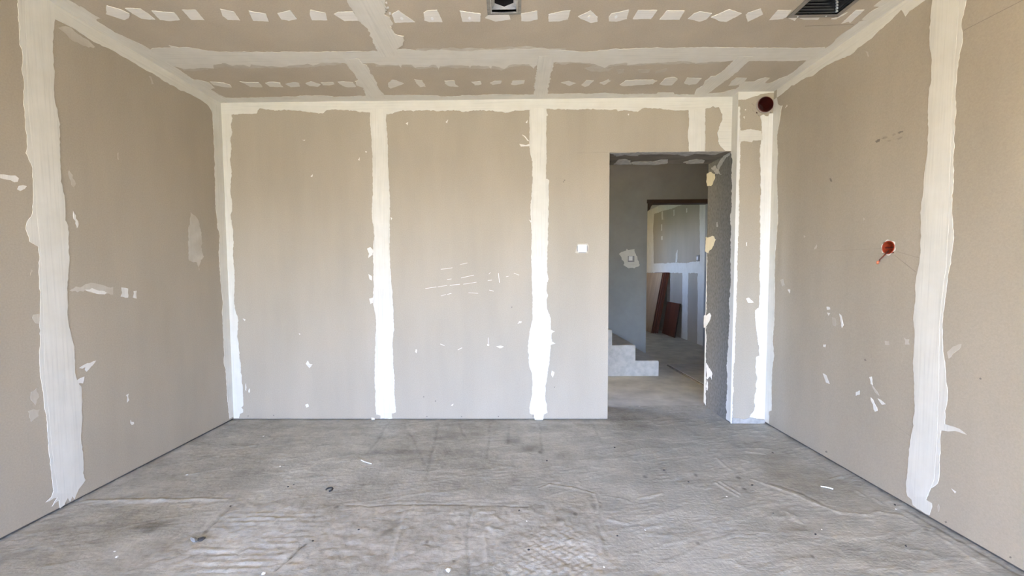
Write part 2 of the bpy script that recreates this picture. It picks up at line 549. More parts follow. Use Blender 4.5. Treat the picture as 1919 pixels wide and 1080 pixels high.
# ------------------------------------------------------------------ joint compound: back wall
e = lambda x0, x1, y: [(x0, y), (x1, y)]
top_low = [(430, 214), (450, 214), (481, 213), (487, 203), (515, 208), (540, 206), (575, 210), (605, 213), (612, 207), (640, 206), (660, 208),
           (692, 211), (722, 213), (735, 214), (755, 206), (775, 209), (800, 206), (820, 209), (850, 206), (870, 210), (900, 206), (930, 209),
           (947, 212), (965, 207), (990, 206), (1027, 204), (1060, 206), (1100, 204), (1130, 206), (1155, 205), (1158, 209), (1175, 207),
           (1195, 210), (1205, 203), (1225, 203), (1250, 206), (1275, 207), (1322, 204), (1332, 202), (1336, 199), (1340, 202), (1347, 201), (1350, 207), (1353.8, 214),
           (1353.4, 225), (1347, 238), (1344, 249), (1346, 258.5), (1345.4, 265), (1347, 270), (1353, 277), (1359.6, 283)]
poly = px_poly('back', top_low)
poly = roughen(poly, 0.010, 0.0022, False, 5)
poly += [(DX1, poly[-1][1]), (DX1, H), (0.0, H), (0.0, poly[0][1])]
patch('joint_compound', 'back', poly, M_comp, wall_back, 0.0020, 'u')

lc = [(434, 205), (434, 215), (436, 222), (433, 232), (435, 250), (432, 262), (434, 280), (431, 300), (434, 320), (433, 340), (432, 362), (435, 380), (435, 393),
      (432, 403), (436, 427), (437, 445), (438, 462), (437, 475), (440, 517), (439, 567), (442, 585), (446, 597), (445, 627), (448, 655), (450, 677),
      (453, 713), (455, 735), (456, 755), (455, 762), (452, 764), (456, 768), (456, 773), (450, 776), (448, 784)]
poly = roughen(px_poly('back', lc), 0.010, 0.0018, False, 6)
poly = [(0.0, poly[0][1])] + poly + [(0.0, poly[-1][1])]
patch('joint_compound', 'back', poly, M_comp, wall_back, 0.0016, 'v')

band('back', [(693, 208), (694, 230), (696, 257), (696, 275), (698, 290), (698, 317), (699, 360), (697, 390), (698, 413), (702, 443), (699, 470), (700, 500), (700, 540), (699, 560),
              (700, 573), (705, 600), (704, 630), (703, 650), (702, 693), (702, 715), (704, 735), (703, 760), (705, 777), (713, 779), (713, 785),
              (735, 785), (734, 775), (742, 773), (742, 764), (739, 740), (740, 713), (737, 690), (737, 670), (736, 640), (739, 617), (738, 600), (737, 577),
              (735, 543), (733, 520), (731, 493), (730, 460), (731, 440), (730, 427), (731, 400), (730, 360), (728, 330), (727, 300), (726, 253), (724, 235), (723, 208)], wall_back, th=0.0015)
band('back', [(992, 204), (993, 240), (992, 270), (994, 290), (998, 303), (998, 340), (997, 360), (995, 380), (994, 400), (997, 440), (995, 480), (996, 520), (998, 560), (998, 600),
              (993, 620), (990, 640), (989, 660), (991, 664), (990, 672), (993, 690), (997, 700), (998, 720), (996, 745), (992, 765), (993, 775), (1001, 777), (1002, 788),
              (1018, 789), (1019, 777), (1026, 774), (1025, 760), (1022, 745), (1023, 720), (1026, 697), (1030, 676), (1031, 660), (1032, 647), (1041, 644), (1034, 640), (1034, 625), (1040, 621),
              (1032, 618), (1032, 600), (1030, 590), (1025, 577), (1024, 562), (1027, 553), (1024, 545), (1025, 530), (1028, 523), (1025, 510), (1025, 490), (1026, 470), (1027, 440), (1028, 400), (1028, 366),
              (1029, 338), (1023, 335), (1024, 300), (1024, 280), (1023, 250), (1024, 218), (1027, 216), (1024, 204)], wall_back, th=0.0015)
band('back', [(1290, 204), (1291, 230), (1289, 250), (1291, 268), (1291, 284), (1321, 284), (1322, 268), (1321, 250), (1321, 230), (1321.5, 201)], wall_back)

def knife_pass(surf, rows, parent):
    """second, narrower coat down the middle of a joint: rows of (y, x left, x right)"""
    pts = [(l, y) for y, l, r in rows] + [(r, y) for y, l, r in rows[::-1]]
    return band(surf, pts, parent, 'v', M_coat, 0.03, 0.0012, 'joint_top_coat', th=0.0021)


knife_pass('back', ((204, 697, 719), (300, 702, 724), (400, 703, 727), (500, 704, 728), (600, 709, 732), (700, 708, 733), (774, 712, 733)), wall_back)
knife_pass('back', ((202, 996, 1020), (300, 1001, 1021), (400, 999, 1022), (500, 1000, 1021), (600, 1001, 1026), (650, 997, 1028), (700, 1001, 1022), (780, 1003, 1019)), wall_back)

# pillar face
P0 = [(1424.5, 213), (1425, 222), (1427, 235), (1428, 247), (1427, 262), (1425, 275), (1424, 300), (1426, 360), (1424, 403), (1425, 443), (1424, 480), (1423, 520), (1424, 547), (1422, 577),
      (1415, 582), (1416, 607), (1421, 643), (1423, 667), (1417, 669), (1416, 697), (1419, 711), (1416, 722), (1418, 729), (1414, 742), (1413, 755), (1415, 762),
      (1410, 774), (1404, 782), (1418, 785), (1432, 786)]
poly = roughen(px_poly('pillar', P0), 0.009, 0.0016, False, 9)
poly = [(W, poly[0][1])] + poly + [(W, poly[-1][1])]
patch('joint_compound', 'pillar', poly, M_chalk, wall_back, 0.0018, 'v')
poly = px_poly('pillar', [(1386, 187), (1397, 187), (1405, 184), (1413, 181), (1421, 180), (1424, 177), (1440, 174)])
poly = [(DX1, H)] + [(DX1, poly[0][1])] + roughen(poly, 0.008, 0.001, False, 3) + [(W, poly[-1][1]), (W, H)]
patch('joint_compound', 'pillar', poly, M_comp, wall_back, 0.0015, 'u')
band('pillar', [(1385, 245), (1395, 244), (1406, 242), (1415, 244), (1427, 246), (1429, 263), (1411, 263.5), (1409, 267), (1395, 264.5), (1385, 266)], wall_back, 'u', step=0.008, amp=0.001)
# bead along the pillar's front corner
bead = [(1386.5, 200), (1387, 300), (1385, 350), (1385, 400), (1383, 450), (1381.5, 520), (1380, 560), (1379.5, 580), (1378, 620), (1377, 640), (1377.5, 665), (1374.5, 690), (1374, 715), (1374.5, 735), (1372.5, 745), (1372, 794)]
poly = roughen(px_poly('pillar', bead), 0.008, 0.0016, False, 21)
poly = [(DX1, poly[0][1])] + poly + [(DX1, poly[-1][1])]
patch('joint_compound', 'pillar', poly, M_chalk, wall_back, 0.0012, 'v')
# flank of the pillar: compound over the board edge, then bare mortar of the doorway side
jm = [(1366, 190), (1367, 240), (1369, 280), (1373, 300), (1371, 320), (1372, 345), (1371, 390), (1369, 410), (1370.5, 432), (1369, 460), (1370, 495), (1369, 540), (1367, 565), (1368, 600), (1366, 627), (1364, 660), (1362, 690),
      (1363, 715), (1362, 740), (1361, 760), (1362.5, 772), (1361, 786)]
poly = roughen(px_poly('jamb', jm), 0.010, 0.0035, False, 31)
poly = [(-0.078, H)] + [(poly[0][0], H)] + poly + [(-0.078, poly[-1][1])]
patch('joint_compound', 'jamb', poly, M_comp, wall_back, 0.0016, 'v')
# pale stripe on the inner arris of the doorway side
arr = [(1322, 309), (1326, 330), (1324, 360), (1325, 400), (1323, 440), (1325, 480), (1324.5, 520), (1324, 560), (1323, 600), (1323.5, 660), (1323, 700), (1323, 760)]
poly = roughen(px_poly('jamb', arr), 0.012, 0.004, False, 33)
poly = [(min(p, BT), q) for p, q in poly]
poly = [(BT, poly[0][1])] + poly + [(BT, 0.03)]
patch('mortar_smear', 'jamb', poly, M_comp, wall_back, 0.0013, 'v')
for pts, m in (([(1325, 326), (1332, 322), (1340, 326), (1340, 335), (1334, 347), (1326, 349), (1324, 340)], M_cream),
               ([(1323, 444), (1338, 443), (1342, 449), (1338, 458), (1335, 465), (1327, 475), (1322, 472)], M_cream),
               ([(1319.5, 592), (1330, 587), (1333, 592), (1329, 603), (1322, 612), (1319, 615)], M_chalk),
               ([(1323, 680), (1329, 690), (1335, 700), (1334, 712), (1331, 705), (1325, 711)], M_chalk),
               ([(1324, 712), (1327, 718), (1326, 732), (1324, 731)], M_chalk),
               ([(1344, 312), (1350, 300), (1362, 285), (1370, 283), (1368, 291), (1360, 297), (1353, 309), (1347, 320)], M_mortar),
               ([(1333, 315), (1341, 310), (1347, 320), (1352, 328), (1342, 326)], M_mortar),
               ([(1343, 417), (1345, 416), (1346, 425), (1344, 426)], M_mortar)):
    band('jamb', pts, wall_back, 'v', m, 0.01, 0.003, 'mortar_smear')
# underside of the lintel with mortar smears
lint = boxes('lintel_underside', [((DX0, 0.002, DZ - 0.003), (DX1, BT - 0.01, DZ + 0.001))], M_soffit, wall_back)
SURF['soffit'] = (2, DZ - 0.003, -1, (0, 1))
for pts in ([(1143, 287), (1200, 285), (1280, 284.5), (1360, 284), (1340, 290), (1300, 288), (1282, 292), (1270, 289), (1230, 289), (1200, 289), (1195, 292), (1185, 292), (1170, 290), (1155, 293), (1150, 289)],
            [(1150, 308), (1160, 299), (1172, 298), (1182, 301), (1184, 308)],
            [(1184, 304), (1200, 303), (1224, 303), (1240, 299), (1252, 299), (1250, 306), (1225, 309), (1186, 308)],
            [(1280, 304), (1292, 300), (1306, 298), (1320, 300), (1318, 306), (1290, 307)],
            [(1281, 290), (1290, 287), (1304, 286), (1296, 290), (1284, 293)]):
    band('soffit', pts, wall_back, 'u', M_mortar, 0.02, 0.004, 'mortar_smear')

# ------------------------------------------------------------------ joint compound: left wall
ll = [(384, 192.5), (390, 197), (398, 213), (400, 247), (402, 300), (403, 360), (404, 380), (406, 405), (407, 427), (412, 443), (410, 477), (411, 500), (413, 523), (417, 573), (416, 590), (418, 610), (420, 660), (419, 680),
      (423, 693), (424, 720), (426, 753), (428, 773), (430, 785)]
poly = roughen(px_poly('left', ll), 0.012, 0.0022, False, 41)
poly = [(0, H - 0.02)] + poly + [(0, poly[-1][1])]
patch('joint_compound', 'left', poly, M_comp, wall_left, 0.0017, 'v')
lw = [(20, -12), (60, 12), (100, 34), (129, 49), (150, 62), (163.5, 71), (192, 87), (204, 91), (220, 100), (238, 110), (247.5, 116), (260, 124), (274, 132.5), (290, 140), (314, 155), (330, 164), (338, 170), (345, 171), (358, 177), (370, 184),
      (384, 193), (391, 199)]
poly = roughen(px_poly('left', lw), 0.015, 0.0025, False, 42)
poly = [(poly[0][0], H)] + poly + [(0.0, poly[-1][1]), (0.0, H)]
patch('joint_compound', 'left', poly, M_comp, wall_left, 0.0013, 'u')
band('left', [(34, -5), (32, 7), (35, 27), (37, 77), (42, 100), (40, 130), (45, 160), (44, 190), (46, 217), (47, 240), (50, 267), (48, 287), (54, 300), (58, 307), (60, 330), (62, 353), (62, 380), (60, 400), (50, 417), (48, 430), (55, 453), (72, 463), (72, 510),
              (76, 547), (75, 577), (76, 620), (73, 660), (75, 700), (78, 720), (82, 753), (87, 787), (90, 837), (95, 880), (100, 920), (96, 932), (85, 942), (107, 933), (97, 950), (110, 938), (112, 953),
              (120, 947), (127, 933), (131, 940), (136, 930), (139, 936), (147, 917), (160, 900), (155, 887), (154, 837), (152, 803), (154, 753), (152, 725), (143, 710), (140, 693), (139, 650), (133, 627), (128, 607), (127, 573), (126, 547),
              (128, 510), (129, 463), (127, 430), (122, 407), (118, 360), (113, 340), (112, 300), (112, 233), (107, 205), (102, 187), (101, 150), (100, 110), (97, 83), (99, 60), (103, 36), (103, -5)], wall_left, step=0.014, amp=0.002, th=0.0015)
knife_pass('left', ((-5, 46, 87), (100, 49, 92), (200, 52, 98), (300, 63, 107), (400, 68, 114), (500, 77, 121), (600, 81, 122), (700, 83, 129), (800, 93, 137), (880, 101, 140), (925, 108, 132)), wall_left)
for pts, m in (([(0, 327), (20, 329), (35, 334), (33, 341), (20, 338), (8, 336), (0, 334)], M_chalk),
               ([(32, 355), (43, 347), (50, 349), (46, 354), (38, 358)], M_chalk),
               ([(129, 319), (136, 328), (142, 345), (138, 351), (133, 340)], M_thin),
               ([(137, 396), (142, 404), (147, 420), (144, 428)], M_chalk),
               ([(130, 545), (142, 537), (150, 539), (165, 532), (185, 533), (212, 538), (212, 552), (190, 550), (175, 550), (160, 543), (145, 548)], M_thin),
               ([(158, 543), (172, 540), (185, 545), (200, 549), (196, 552), (175, 549)], M_chalk),
               ([(227, 539), (240, 541), (240, 558), (226, 556), (229, 549)], M_chalk),
               ([(250, 546), (256, 545), (256, 560), (249, 558)], M_chalk),
               ([(357, 398), (365, 404), (372, 414), (377, 440), (378, 470), (382, 482), (376, 487), (373, 508), (369, 492), (354, 488), (353, 440)], M_thin),
               ([(148, 690), (163, 681), (180, 676), (170, 688), (162, 697), (160, 688)], M_chalk),
               ([(140, 718), (150, 709), (158, 706), (155, 719)], M_chalk),
               ([(52, 771), (63, 767), (74, 768), (72, 780), (58, 791), (54, 782)], M_thin),
               ([(58, 735), (68, 728), (73, 745), (66, 760), (58, 750)], M_thin),
               ([(236, 741), (241, 738), (242, 750), (238, 755)], M_chalk),
               ([(245, 787), (251, 795), (247, 797)], M_chalk),
               ([(278, 142), (283, 143), (288, 158), (284, 158)], M_thin),
               ([(220, 288), (222, 286), (223, 300), (220, 298)], M_thin),
               ([(108, 52), (128, 50), (150, 66), (170, 80), (178, 88), (160, 86), (135, 76)], M_thin),
               ([(58, 505), (62, 508), (57, 517)], M_thin), ([(62, 590), (73, 588), (74, 607), (66, 606)], M_thin)):
    band('left', pts, wall_left, 'v', m, 0.012, 0.003, 'plaster_smear', th=0.0006)

# ------------------------------------------------------------------ joint compound: right wall
rc = [(1456, 183), (1459, 196), (1467, 198), (1464, 206), (1462, 220), (1460, 235), (1456, 253), (1458, 285), (1456, 333), (1457, 360), (1458, 410), (1455, 450), (1452, 487), (1452, 560), (1451, 610), (1448, 640), (1451, 667), (1447, 693), (1446, 720),
      (1446, 770), (1441, 772), (1441, 794)]
poly = roughen(px_poly('right', rc), 0.010, 0.0016, False, 51)
poly = [(-0.078, poly[0][1])] + [(min(-0.082, p), q) for p, q in poly] + [(-0.078, poly[-1][1])]
patch('joint_compound', 'right', poly, M_comp, wall_right, 0.0016, 'v')
rw = [(1456, 183), (1466, 176), (1478, 166), (1483.5, 160), (1488, 160), (1502, 150), (1511, 145), (1524, 142), (1535, 132.5), (1549, 123), (1566, 114), (1592, 104.5), (1600, 99), (1608, 89.5), (1620, 81.5), (1634, 72), (1641, 64),
      (1655, 52), (1672, 36), (1689, 18), (1693, 23), (1697, 31), (1704, 21), (1718, 11.5), (1735, 0), (1760, -18)]
poly = roughen(px_poly('right', rw), 0.015, 0.002, False, 52)
poly = [(poly[0][0], H)] + poly + [(poly[-1][0], H)]
patch('joint_compound', 'right', poly, M_comp, wall_right, 0.0014, 'u')
band('right', [(1748, -5), (1744, 33), (1742, 73), (1746, 107), (1746, 150), (1741, 167), (1739, 233), (1739, 280), (1734, 317), (1731, 357), (1727, 380), (1726, 410), (1727, 443), (1724, 487), (1717, 523), (1716, 560), (1712, 593), (1714, 643), (1712, 687),
               (1714, 720), (1715, 760), (1711, 803), (1706, 827), (1702, 870), (1698, 907), (1701, 930), (1709, 937), (1711, 947), (1726, 957), (1742, 966), (1747, 950), (1746, 943), (1736, 937), (1742, 917), (1757, 907), (1761, 880), (1762, 830), (1764, 807),
               (1790, 808), (1812, 815), (1798, 804), (1780, 798), (1771, 795), (1771, 770), (1776, 740), (1773, 717), (1769, 667), (1767, 643), (1766, 607), (1771, 567), (1776, 520), (1782, 487), (1787, 453), (1786, 427), (1784, 393), (1786, 360), (1787, 300), (1789, 250), (1791, 200), (1791, 167), (1796, 123),
               (1804, 80), (1802, 43), (1807, 20), (1811, -5)], wall_right, step=0.014, amp=0.0016, th=0.0015)
knife_pass('right', ((-5, 1757, 1798), (100, 1754, 1791), (200, 1748, 1783), (300, 1744, 1782), (400, 1735, 1779), (500, 1729, 1774), (600, 1721, 1762), (700, 1721, 1760), (800, 1720, 1757), (900, 1708, 1751), (932, 1713, 1737)), wall_right)
for pts, m in (([(1542, 700), (1549, 704), (1555, 720), (1548, 717)], M_chalk), ([(1629, 707), (1634, 706), (1636, 722), (1632, 720)], M_chalk),
               ([(1632, 745), (1637, 750), (1645, 770), (1640, 772)], M_chalk), ([(1634, 722), (1645, 735), (1648, 742), (1640, 736)], M_thin),
               ([(1645, 747), (1651, 750), (1660, 758), (1653, 759)], M_chalk), ([(1604, 735), (1611, 732), (1611, 740), (1604, 742)], M_chalk),
               ([(1549, 575), (1555, 576), (1556, 580), (1550, 581)], M_chalk), ([(1550, 586), (1556, 587), (1553, 592)], M_chalk), ([(1573, 588), (1577, 592), (1581, 610), (1578, 615)], M_chalk),
               ([(1559, 595), (1565, 596), (1566, 612), (1561, 610)], M_thin), ([(1775, 660), (1786, 650), (1802, 645), (1798, 655), (1785, 664), (1778, 672)], M_thin),
               ([(1694, 633), (1704, 636), (1705, 646), (1696, 646)], M_thin), ([(1658, 639), (1666, 640), (1667, 647), (1659, 647)], M_thin), ([(1543, 646), (1548, 646), (1547, 651), (1543, 650)], M_chalk),
               ([(1759, 945), (1761, 950), (1759, 960), (1756, 950)], M_thin), ([(1783, 916), (1792, 922), (1790, 925)], M_chalk),
               ([(1462, 525), (1468, 523), (1471, 535), (1466, 537)], M_thin), ([(1476, 543), (1481, 543), (1480, 550)], M_chalk), ([(1471, 203), (1475, 196), (1476, 199)], M_chalk),
               ([(1618, 408), (1622, 411), (1618, 414)], M_thin), ([(1525, 468), (1531, 458), (1530, 466)], M_thin), ([(1506, 441), (1510, 443), (1507, 446)], M_thin),
               ([(1622, 96), (1627, 97), (1629, 106), (1626, 106)], M_thin)):
    band('right', pts, wall_right, 'v', m, 0.012, 0.002, 'plaster_smear', th=0.0006)


def stroke(surf, a, b, wd, mat, parent, name='pencil_mark', th=0.0003):
    """a thin drawn line between two photo points, wd metres wide"""
    p, q = px_poly(surf, [a, b])
    dx, dy = q[0] - p[0], q[1] - p[1]
    L = math.hypot(dx, dy); nx, ny = -dy / L * wd / 2, dx / L * wd / 2
    poly = [(p[0] + nx, p[1] + ny), (p[0] - nx, p[1] - ny), (q[0] - nx, q[1] - ny), (q[0] + nx, q[1] + ny)]
    return patch(name, surf, poly, mat, parent, th, 'u')


for a, b, wd in (((1614, 468), (1650, 466), 0.002), ((1682, 472), (1735, 487), 0.002), ((1677, 479), (1716, 510), 0.003), ((1530, 471), (1612, 468), 0.0012)):
    stroke('right', a, b, wd, M_pencil_soft, wall_right)
stroke('right', (1806, 57), (1925, -4), 0.0016, M_pencil, wall_right)
# a faded scribbled note, unreadable
for pts, m in (([(1640, 265), (1645, 261), (1650, 260), (1649, 265), (1643, 268)], M_pencil), ([(1651, 260), (1659, 256), (1664, 257), (1656, 261)], M_pencil_soft), ([(1661, 264), (1668, 262), (1672, 264), (1665, 266)], M_pencil_soft),
               ([(1671, 253), (1676, 250), (1680, 251), (1674, 255)], M_pencil_soft), ([(1682, 249), (1687, 246), (1693, 245), (1692, 248), (1685, 251)], M_pencil), ([(1680, 260), (1687, 257), (1692, 255), (1690, 259), (1684, 262)], M_pencil_soft)):
    band('right', pts, wall_right, 'u', m, 0.006, 0.001, 'pencil_mark', th=0.0003)
for u, v in ((1621, 675), (1548, 847), (1772, 979), (1837, 710), (1556, 336), (1557, 339), (1893, 1045)):
    band('right', [(u - 2, v - 1), (u + 1, v - 2), (u + 3, v + 1), (u, v + 2)], wall_right, 'u', M_pencil, 0.01, 0.001, 'scuff_mark', th=0.0003)
stroke('right', (1675, 795), (1707, 818), 0.0012, M_pencil_soft, wall_right, 'scuff_mark')

# ------------------------------------------------------------------ smears on the back wall and pillar
for pts in ([(573, 682), (577, 676), (580, 682), (586, 683), (583, 687), (580, 690), (577, 687)], [(779, 655), (782, 656), (781, 662), (778, 660)], [(913, 645), (917, 646), (916, 649), (913, 648)],
            [(930, 649), (938, 648), (944, 650), (937, 653)], [(973, 602), (978, 603), (976, 606), (970, 607)], [(455, 597), (460, 599), (459, 602)], [(560, 625), (563, 626), (562, 628)],
            [(1034, 695), (1039, 698), (1036, 708), (1033, 703)], [(688, 466), (694, 463), (700, 470), (698, 478), (690, 484), (692, 476)], [(690, 514), (697, 518), (697, 526), (693, 524)], [(692, 560), (699, 558), (699, 568), (694, 570)],
            [(973, 270), (985, 272), (993, 270), (992, 274), (976, 275)], [(978, 252), (984, 255), (993, 266), (988, 264)], [(985, 230), (989, 225), (988, 231)], [(760, 231), (765, 229), (764, 235)], [(835, 229), (840, 224), (838, 231)],
            [(566, 262), (572, 262), (571, 264)], [(582, 331), (586, 327), (585, 332)], [(684, 283), (688, 284), (686, 287)], [(671, 300), (674, 295), (674, 301)], [(572, 759), (577, 757), (579, 762), (574, 764)],
            [(460, 722), (461, 718), (461.5, 733), (460, 731)], [(466, 731), (468, 728), (468, 736), (466, 736)], [(845, 760), (850, 757), (848, 761)], [(1176, 214), (1179, 213), (1178, 217)],
            [(696, 783), (702, 784), (703, 788), (697, 789)], [(991, 412), (996, 414), (995, 418)], [(732, 407), (735, 409), (733, 413)]):
    band('back', pts, wall_back, 'u', M_chalk, 0.01, 0.001, 'plaster_smear', th=0.0007)
for a, b in (((797, 541), (818, 538)), ((820, 538), (838, 535)), ((843, 535), (862, 533)), ((868, 533), (893, 529)), ((838, 524), (846, 523)), ((864, 521), (888, 516)), ((826, 555), (836, 552)), ((838, 552), (846, 550)), ((878, 549), (896, 550)), ((826, 505), (848, 502)),
             ((862, 496), (876, 493)), ((916, 514), (919, 511)), ((914, 526), (922, 525)), ((934, 512), (936, 530)), ((948, 519), (953, 518)), ((963, 512), (973, 516)), ((825, 645), (833, 648)), ((858, 656), (866, 652)), ((917, 544), (925, 546)), ((915, 633), (915, 645))):
    stroke('back', a, b, rng.uniform(0.0025, 0.0045), M_chalk, wall_back, 'plaster_smear', 0.0007)
stroke('back', (1082, 286.5), (1141, 285.5), 0.0015, M_pencil_soft, wall_back, 'scuff_mark')
for u, v in ((800, 781), (865, 781), (934, 781), (999, 780), (465, 780), (513, 779), (575, 760), (1058, 338), (1056, 341), (816, 752), (794, 744), (959, 576), (1039, 726)):
    band('back', [(u - 1.4, v), (u, v - 1.4), (u + 1.4, v), (u, v + 1.4)], wall_back, 'u', M_pencil, 0.05, 0.0, 'screw_hole', th=0.0004)
for pts in ([(1398, 560), (1403, 558), (1413, 567), (1408, 568), (1402, 568)], [(1398, 455), (1400, 454), (1400, 461), (1398, 461)], [(1396, 205), (1398, 205), (1398, 207), (1396, 207)], [(1393, 219), (1395, 218), (1395, 223)]):
    band('pillar', pts, wall_back, 'v', M_chalk, 0.01, 0.001, 'plaster_smear', th=0.0007)
# base of the pillar: pale mortar foot
band('pillar', [(1371, 783), (1385, 784), (1393, 786), (1408, 783), (1420, 786), (1433, 787), (1433, 794), (1400, 795), (1371, 796)], wall_back, 'u', M_mortar, 0.01, 0.001, 'mortar_foot')

# ------------------------------------------------------------------ joint compound: ceiling
cl = [(70, -30), (117.6, 0), (130, 8), (142, 14), (151, 11.5), (170, 24), (188, 34), (181, 39), (200, 51), (215, 61), (228, 66), (238, 71), (249, 76), (270.5, 86), (283, 95), (300, 108), (320, 122), (335, 130), (350, 140), (363.5, 149), (378, 151), (392, 155), (402.5, 165),
      (394.5, 167.6), (409.5, 177), (424, 183.6), (430, 190)]
poly = roughen(px_poly('ceil', cl), 0.015, 0.003, False, 61)
poly = [(0, poly[0][1])] + [(max(0.005, p), min(0, q)) for p, q in poly] + [(0.0, 0.0)]
patch('joint_compound', 'ceil', poly, M_comp, ceiling, 0.0016, 'v')
cr = [(1710, -30), (1671, 0), (1655, 10), (1637.6, 18), (1615, 36), (1624, 38), (1610, 40), (1602, 47), (1572, 68), (1561, 80), (1551, 88), (1530, 100), (1512, 113), (1487, 135), (1475.5, 142), (1464, 146), (1443, 155.5), (1434, 155.5), (1443, 146), (1434, 145), (1420, 148.6),
      (1413.5, 152.6), (1395, 153), (1400, 146), (1380, 145), (1371, 152), (1365, 160.6), (1378, 160), (1387, 157), (1385, 162), (1379, 167), (1363, 170), (1355, 173), (1340, 174)]
poly = roughen(px_poly('ceil', cr), 0.015, 0.002, False, 62)
poly = [(W, poly[0][1])] + [(min(W - 0.005, p), q) for p, q in poly] + [(poly[-1][0], 0.0), (W, 0.0)]
patch('joint_compound', 'ceil', poly, M_comp, ceiling, 0.0017, 'v')
cb = [(415, 186), (424, 183), (460, 183), (500, 182), (555, 181), (562, 179), (600, 179), (625, 180), (622, 182), (640, 181), (720, 178), (770, 178), (820, 179), (825, 181), (860, 180), (866, 178), (895, 179), (920, 177), (1000, 177), (1020, 176), (1055, 176), (1060, 175), (1080, 175), (1100, 176), (1130, 174), (1150, 175), (1170, 177),
      (1205, 175), (1230, 176), (1233, 173), (1262, 173), (1264, 177), (1300, 177), (1345, 174)]
poly = roughen(px_poly('ceil', cb), 0.012, 0.003, False, 63)
poly = [(poly[0][0], 0.0)] + [(p, min(-0.01, q)) for p, q in poly] + [(poly[-1][0], 0.0)]
patch('joint_compound', 'ceil', poly, M_comp, ceiling, 0.0013, 'u')
band('ceil', [(280, 95), (290, 90), (304, 90), (321, 89), (316, 84.5), (335, 89), (355, 89), (367, 91), (390, 95), (410, 97), (500, 97), (560, 98), (633, 97), (680, 97), (707, 96), (750, 92), (793, 95), (827, 92), (853, 95), (890, 94), (923, 93), (960, 92), (1007, 90), (1050, 93), (1090, 97), (1140, 93), (1193, 90), (1273, 89), (1346, 88), (1419, 90), (1492, 91), (1546, 88),
              (1560, 96), (1512, 113.5), (1478, 113.5), (1441, 114), (1404, 114), (1369, 113.5), (1360, 115), (1334, 115), (1304, 119), (1290, 115), (1275, 114), (1260, 116), (1233, 117), (1205, 119), (1175, 122), (1174, 117), (1160, 119), (1144, 121), (1133, 127), (1119, 122), (1105, 118), (1064, 116), (1037, 117),
              (1008, 119), (1001, 129), (991, 120), (957, 121), (945, 129), (935, 125), (922, 123), (921, 130), (916, 124), (883, 123), (881, 127), (878, 123), (860, 122), (824, 123), (822, 132), (817, 122), (813, 121), (799, 125), (778, 127), (771, 121), (753, 121), (752, 127), (747, 121), (725, 121), (712, 122), (704, 119), (679, 118), (649, 119),
              (637, 118), (600, 118), (587, 123), (577, 119), (557, 121), (531, 125), (495, 123), (470, 120), (468, 125), (456, 121), (435, 123), (422, 118), (399, 121), (401, 128), (380, 127), (345, 129), (322, 123), (300, 110)], ceiling, 'u', step=0.014, amp=0.003)
for pts in ([(330, 118), (345, 132), (390, 131), (420, 124), (440, 128), (480, 127), (500, 126), (540, 128), (580, 125), (600, 123), (640, 121), (640, 110), (330, 110)],
            [(700, 110), (704, 125), (730, 124), (760, 125), (785, 130), (805, 127), (830, 126), (870, 127), (890, 129), (920, 128), (940, 132), (960, 125), (990, 124), (1004, 128), (1004, 110)],
            [(1040, 110), (1040, 120), (1090, 119), (1110, 123), (1130, 130), (1150, 124), (1180, 123), (1220, 121), (1280, 118), (1310, 121), (1350, 118), (1350, 110)],
            [(760, 100), (790, 91.5), (830, 90), (930, 90), (1000, 88), (1060, 90), (1060, 100)]):
    band('ceil', pts, ceiling, 'u', M_thin, 0.02, 0.006, 'feathered_edge', th=0.0005)
band('ceil', [(645, 110), (649, 119.5), (658, 131), (671, 149), (665, 152), (668, 160), (681, 164), (684, 172), (688, 184), (722, 184), (720, 178), (713, 170), (708, 162), (703, 150), (699, 142), (694, 136), (692, 128), (688, 122), (679.5, 119.5), (672, 110)], ceiling, 'v', step=0.01, amp=0.003)
band('ceil', [(1010, 105), (1008, 119), (1007.6, 130), (1005, 138), (1002, 146), (1003, 153), (1001.5, 160), (1000, 184), (1025, 184), (1026, 176), (1030, 152), (1031.6, 141), (1035, 130), (1037, 118), (1038, 105)], ceiling, 'v', step=0.01, amp=0.003)
band('ceil', [(1383, 105), (1374.5, 113), (1362, 126), (1352.6, 135), (1341, 142), (1332, 142.5), (1321, 152), (1318, 160), (1305, 167), (1300, 178), (1294, 184), (1316, 184), (1328, 174), (1340, 165), (1357, 153), (1374, 140.5), (1390, 126), (1404, 114), (1411, 105)], ceiling, 'v', step=0.01, amp=0.002)
band('ceil', [(638, -20), (650, 0), (660, 17), (670, 37), (683, 48), (690, 55), (698, 75), (707, 95), (712, 105), (750, 105), (743, 91), (755, 84), (757, 67), (740, 63), (735, 55), (730, 48), (736, 45), (730, 32), (720, 27), (722, 15), (712, 0), (700, -20)], ceiling, 'v', step=0.01, amp=0.003)
band('ceil', [(655, -10), (668, 16), (690, 16), (708, 26), (722, 46), (700, 60), (680, 44), (664, 22), (650, 0)], ceiling, 'v', M_chalk, 0.012, 0.003)
for u, v, s in ((724, 5, 2), (727, 14, 2), (721, 22, 2), (731, 25, 2.5), (724, 19, 1.5)):
    band('ceil', [(u - s, v - s * .6), (u + s * .3, v - s), (u + s, v + s * .5), (u - s * .4, v + s)], ceiling, 'u', M_chalk, 0.02, 0.001, 'plaster_splash', th=0.001)


def zpts(ox, oy, k, pts): return [(ox + x / k, oy + y / k) for x, y in pts]


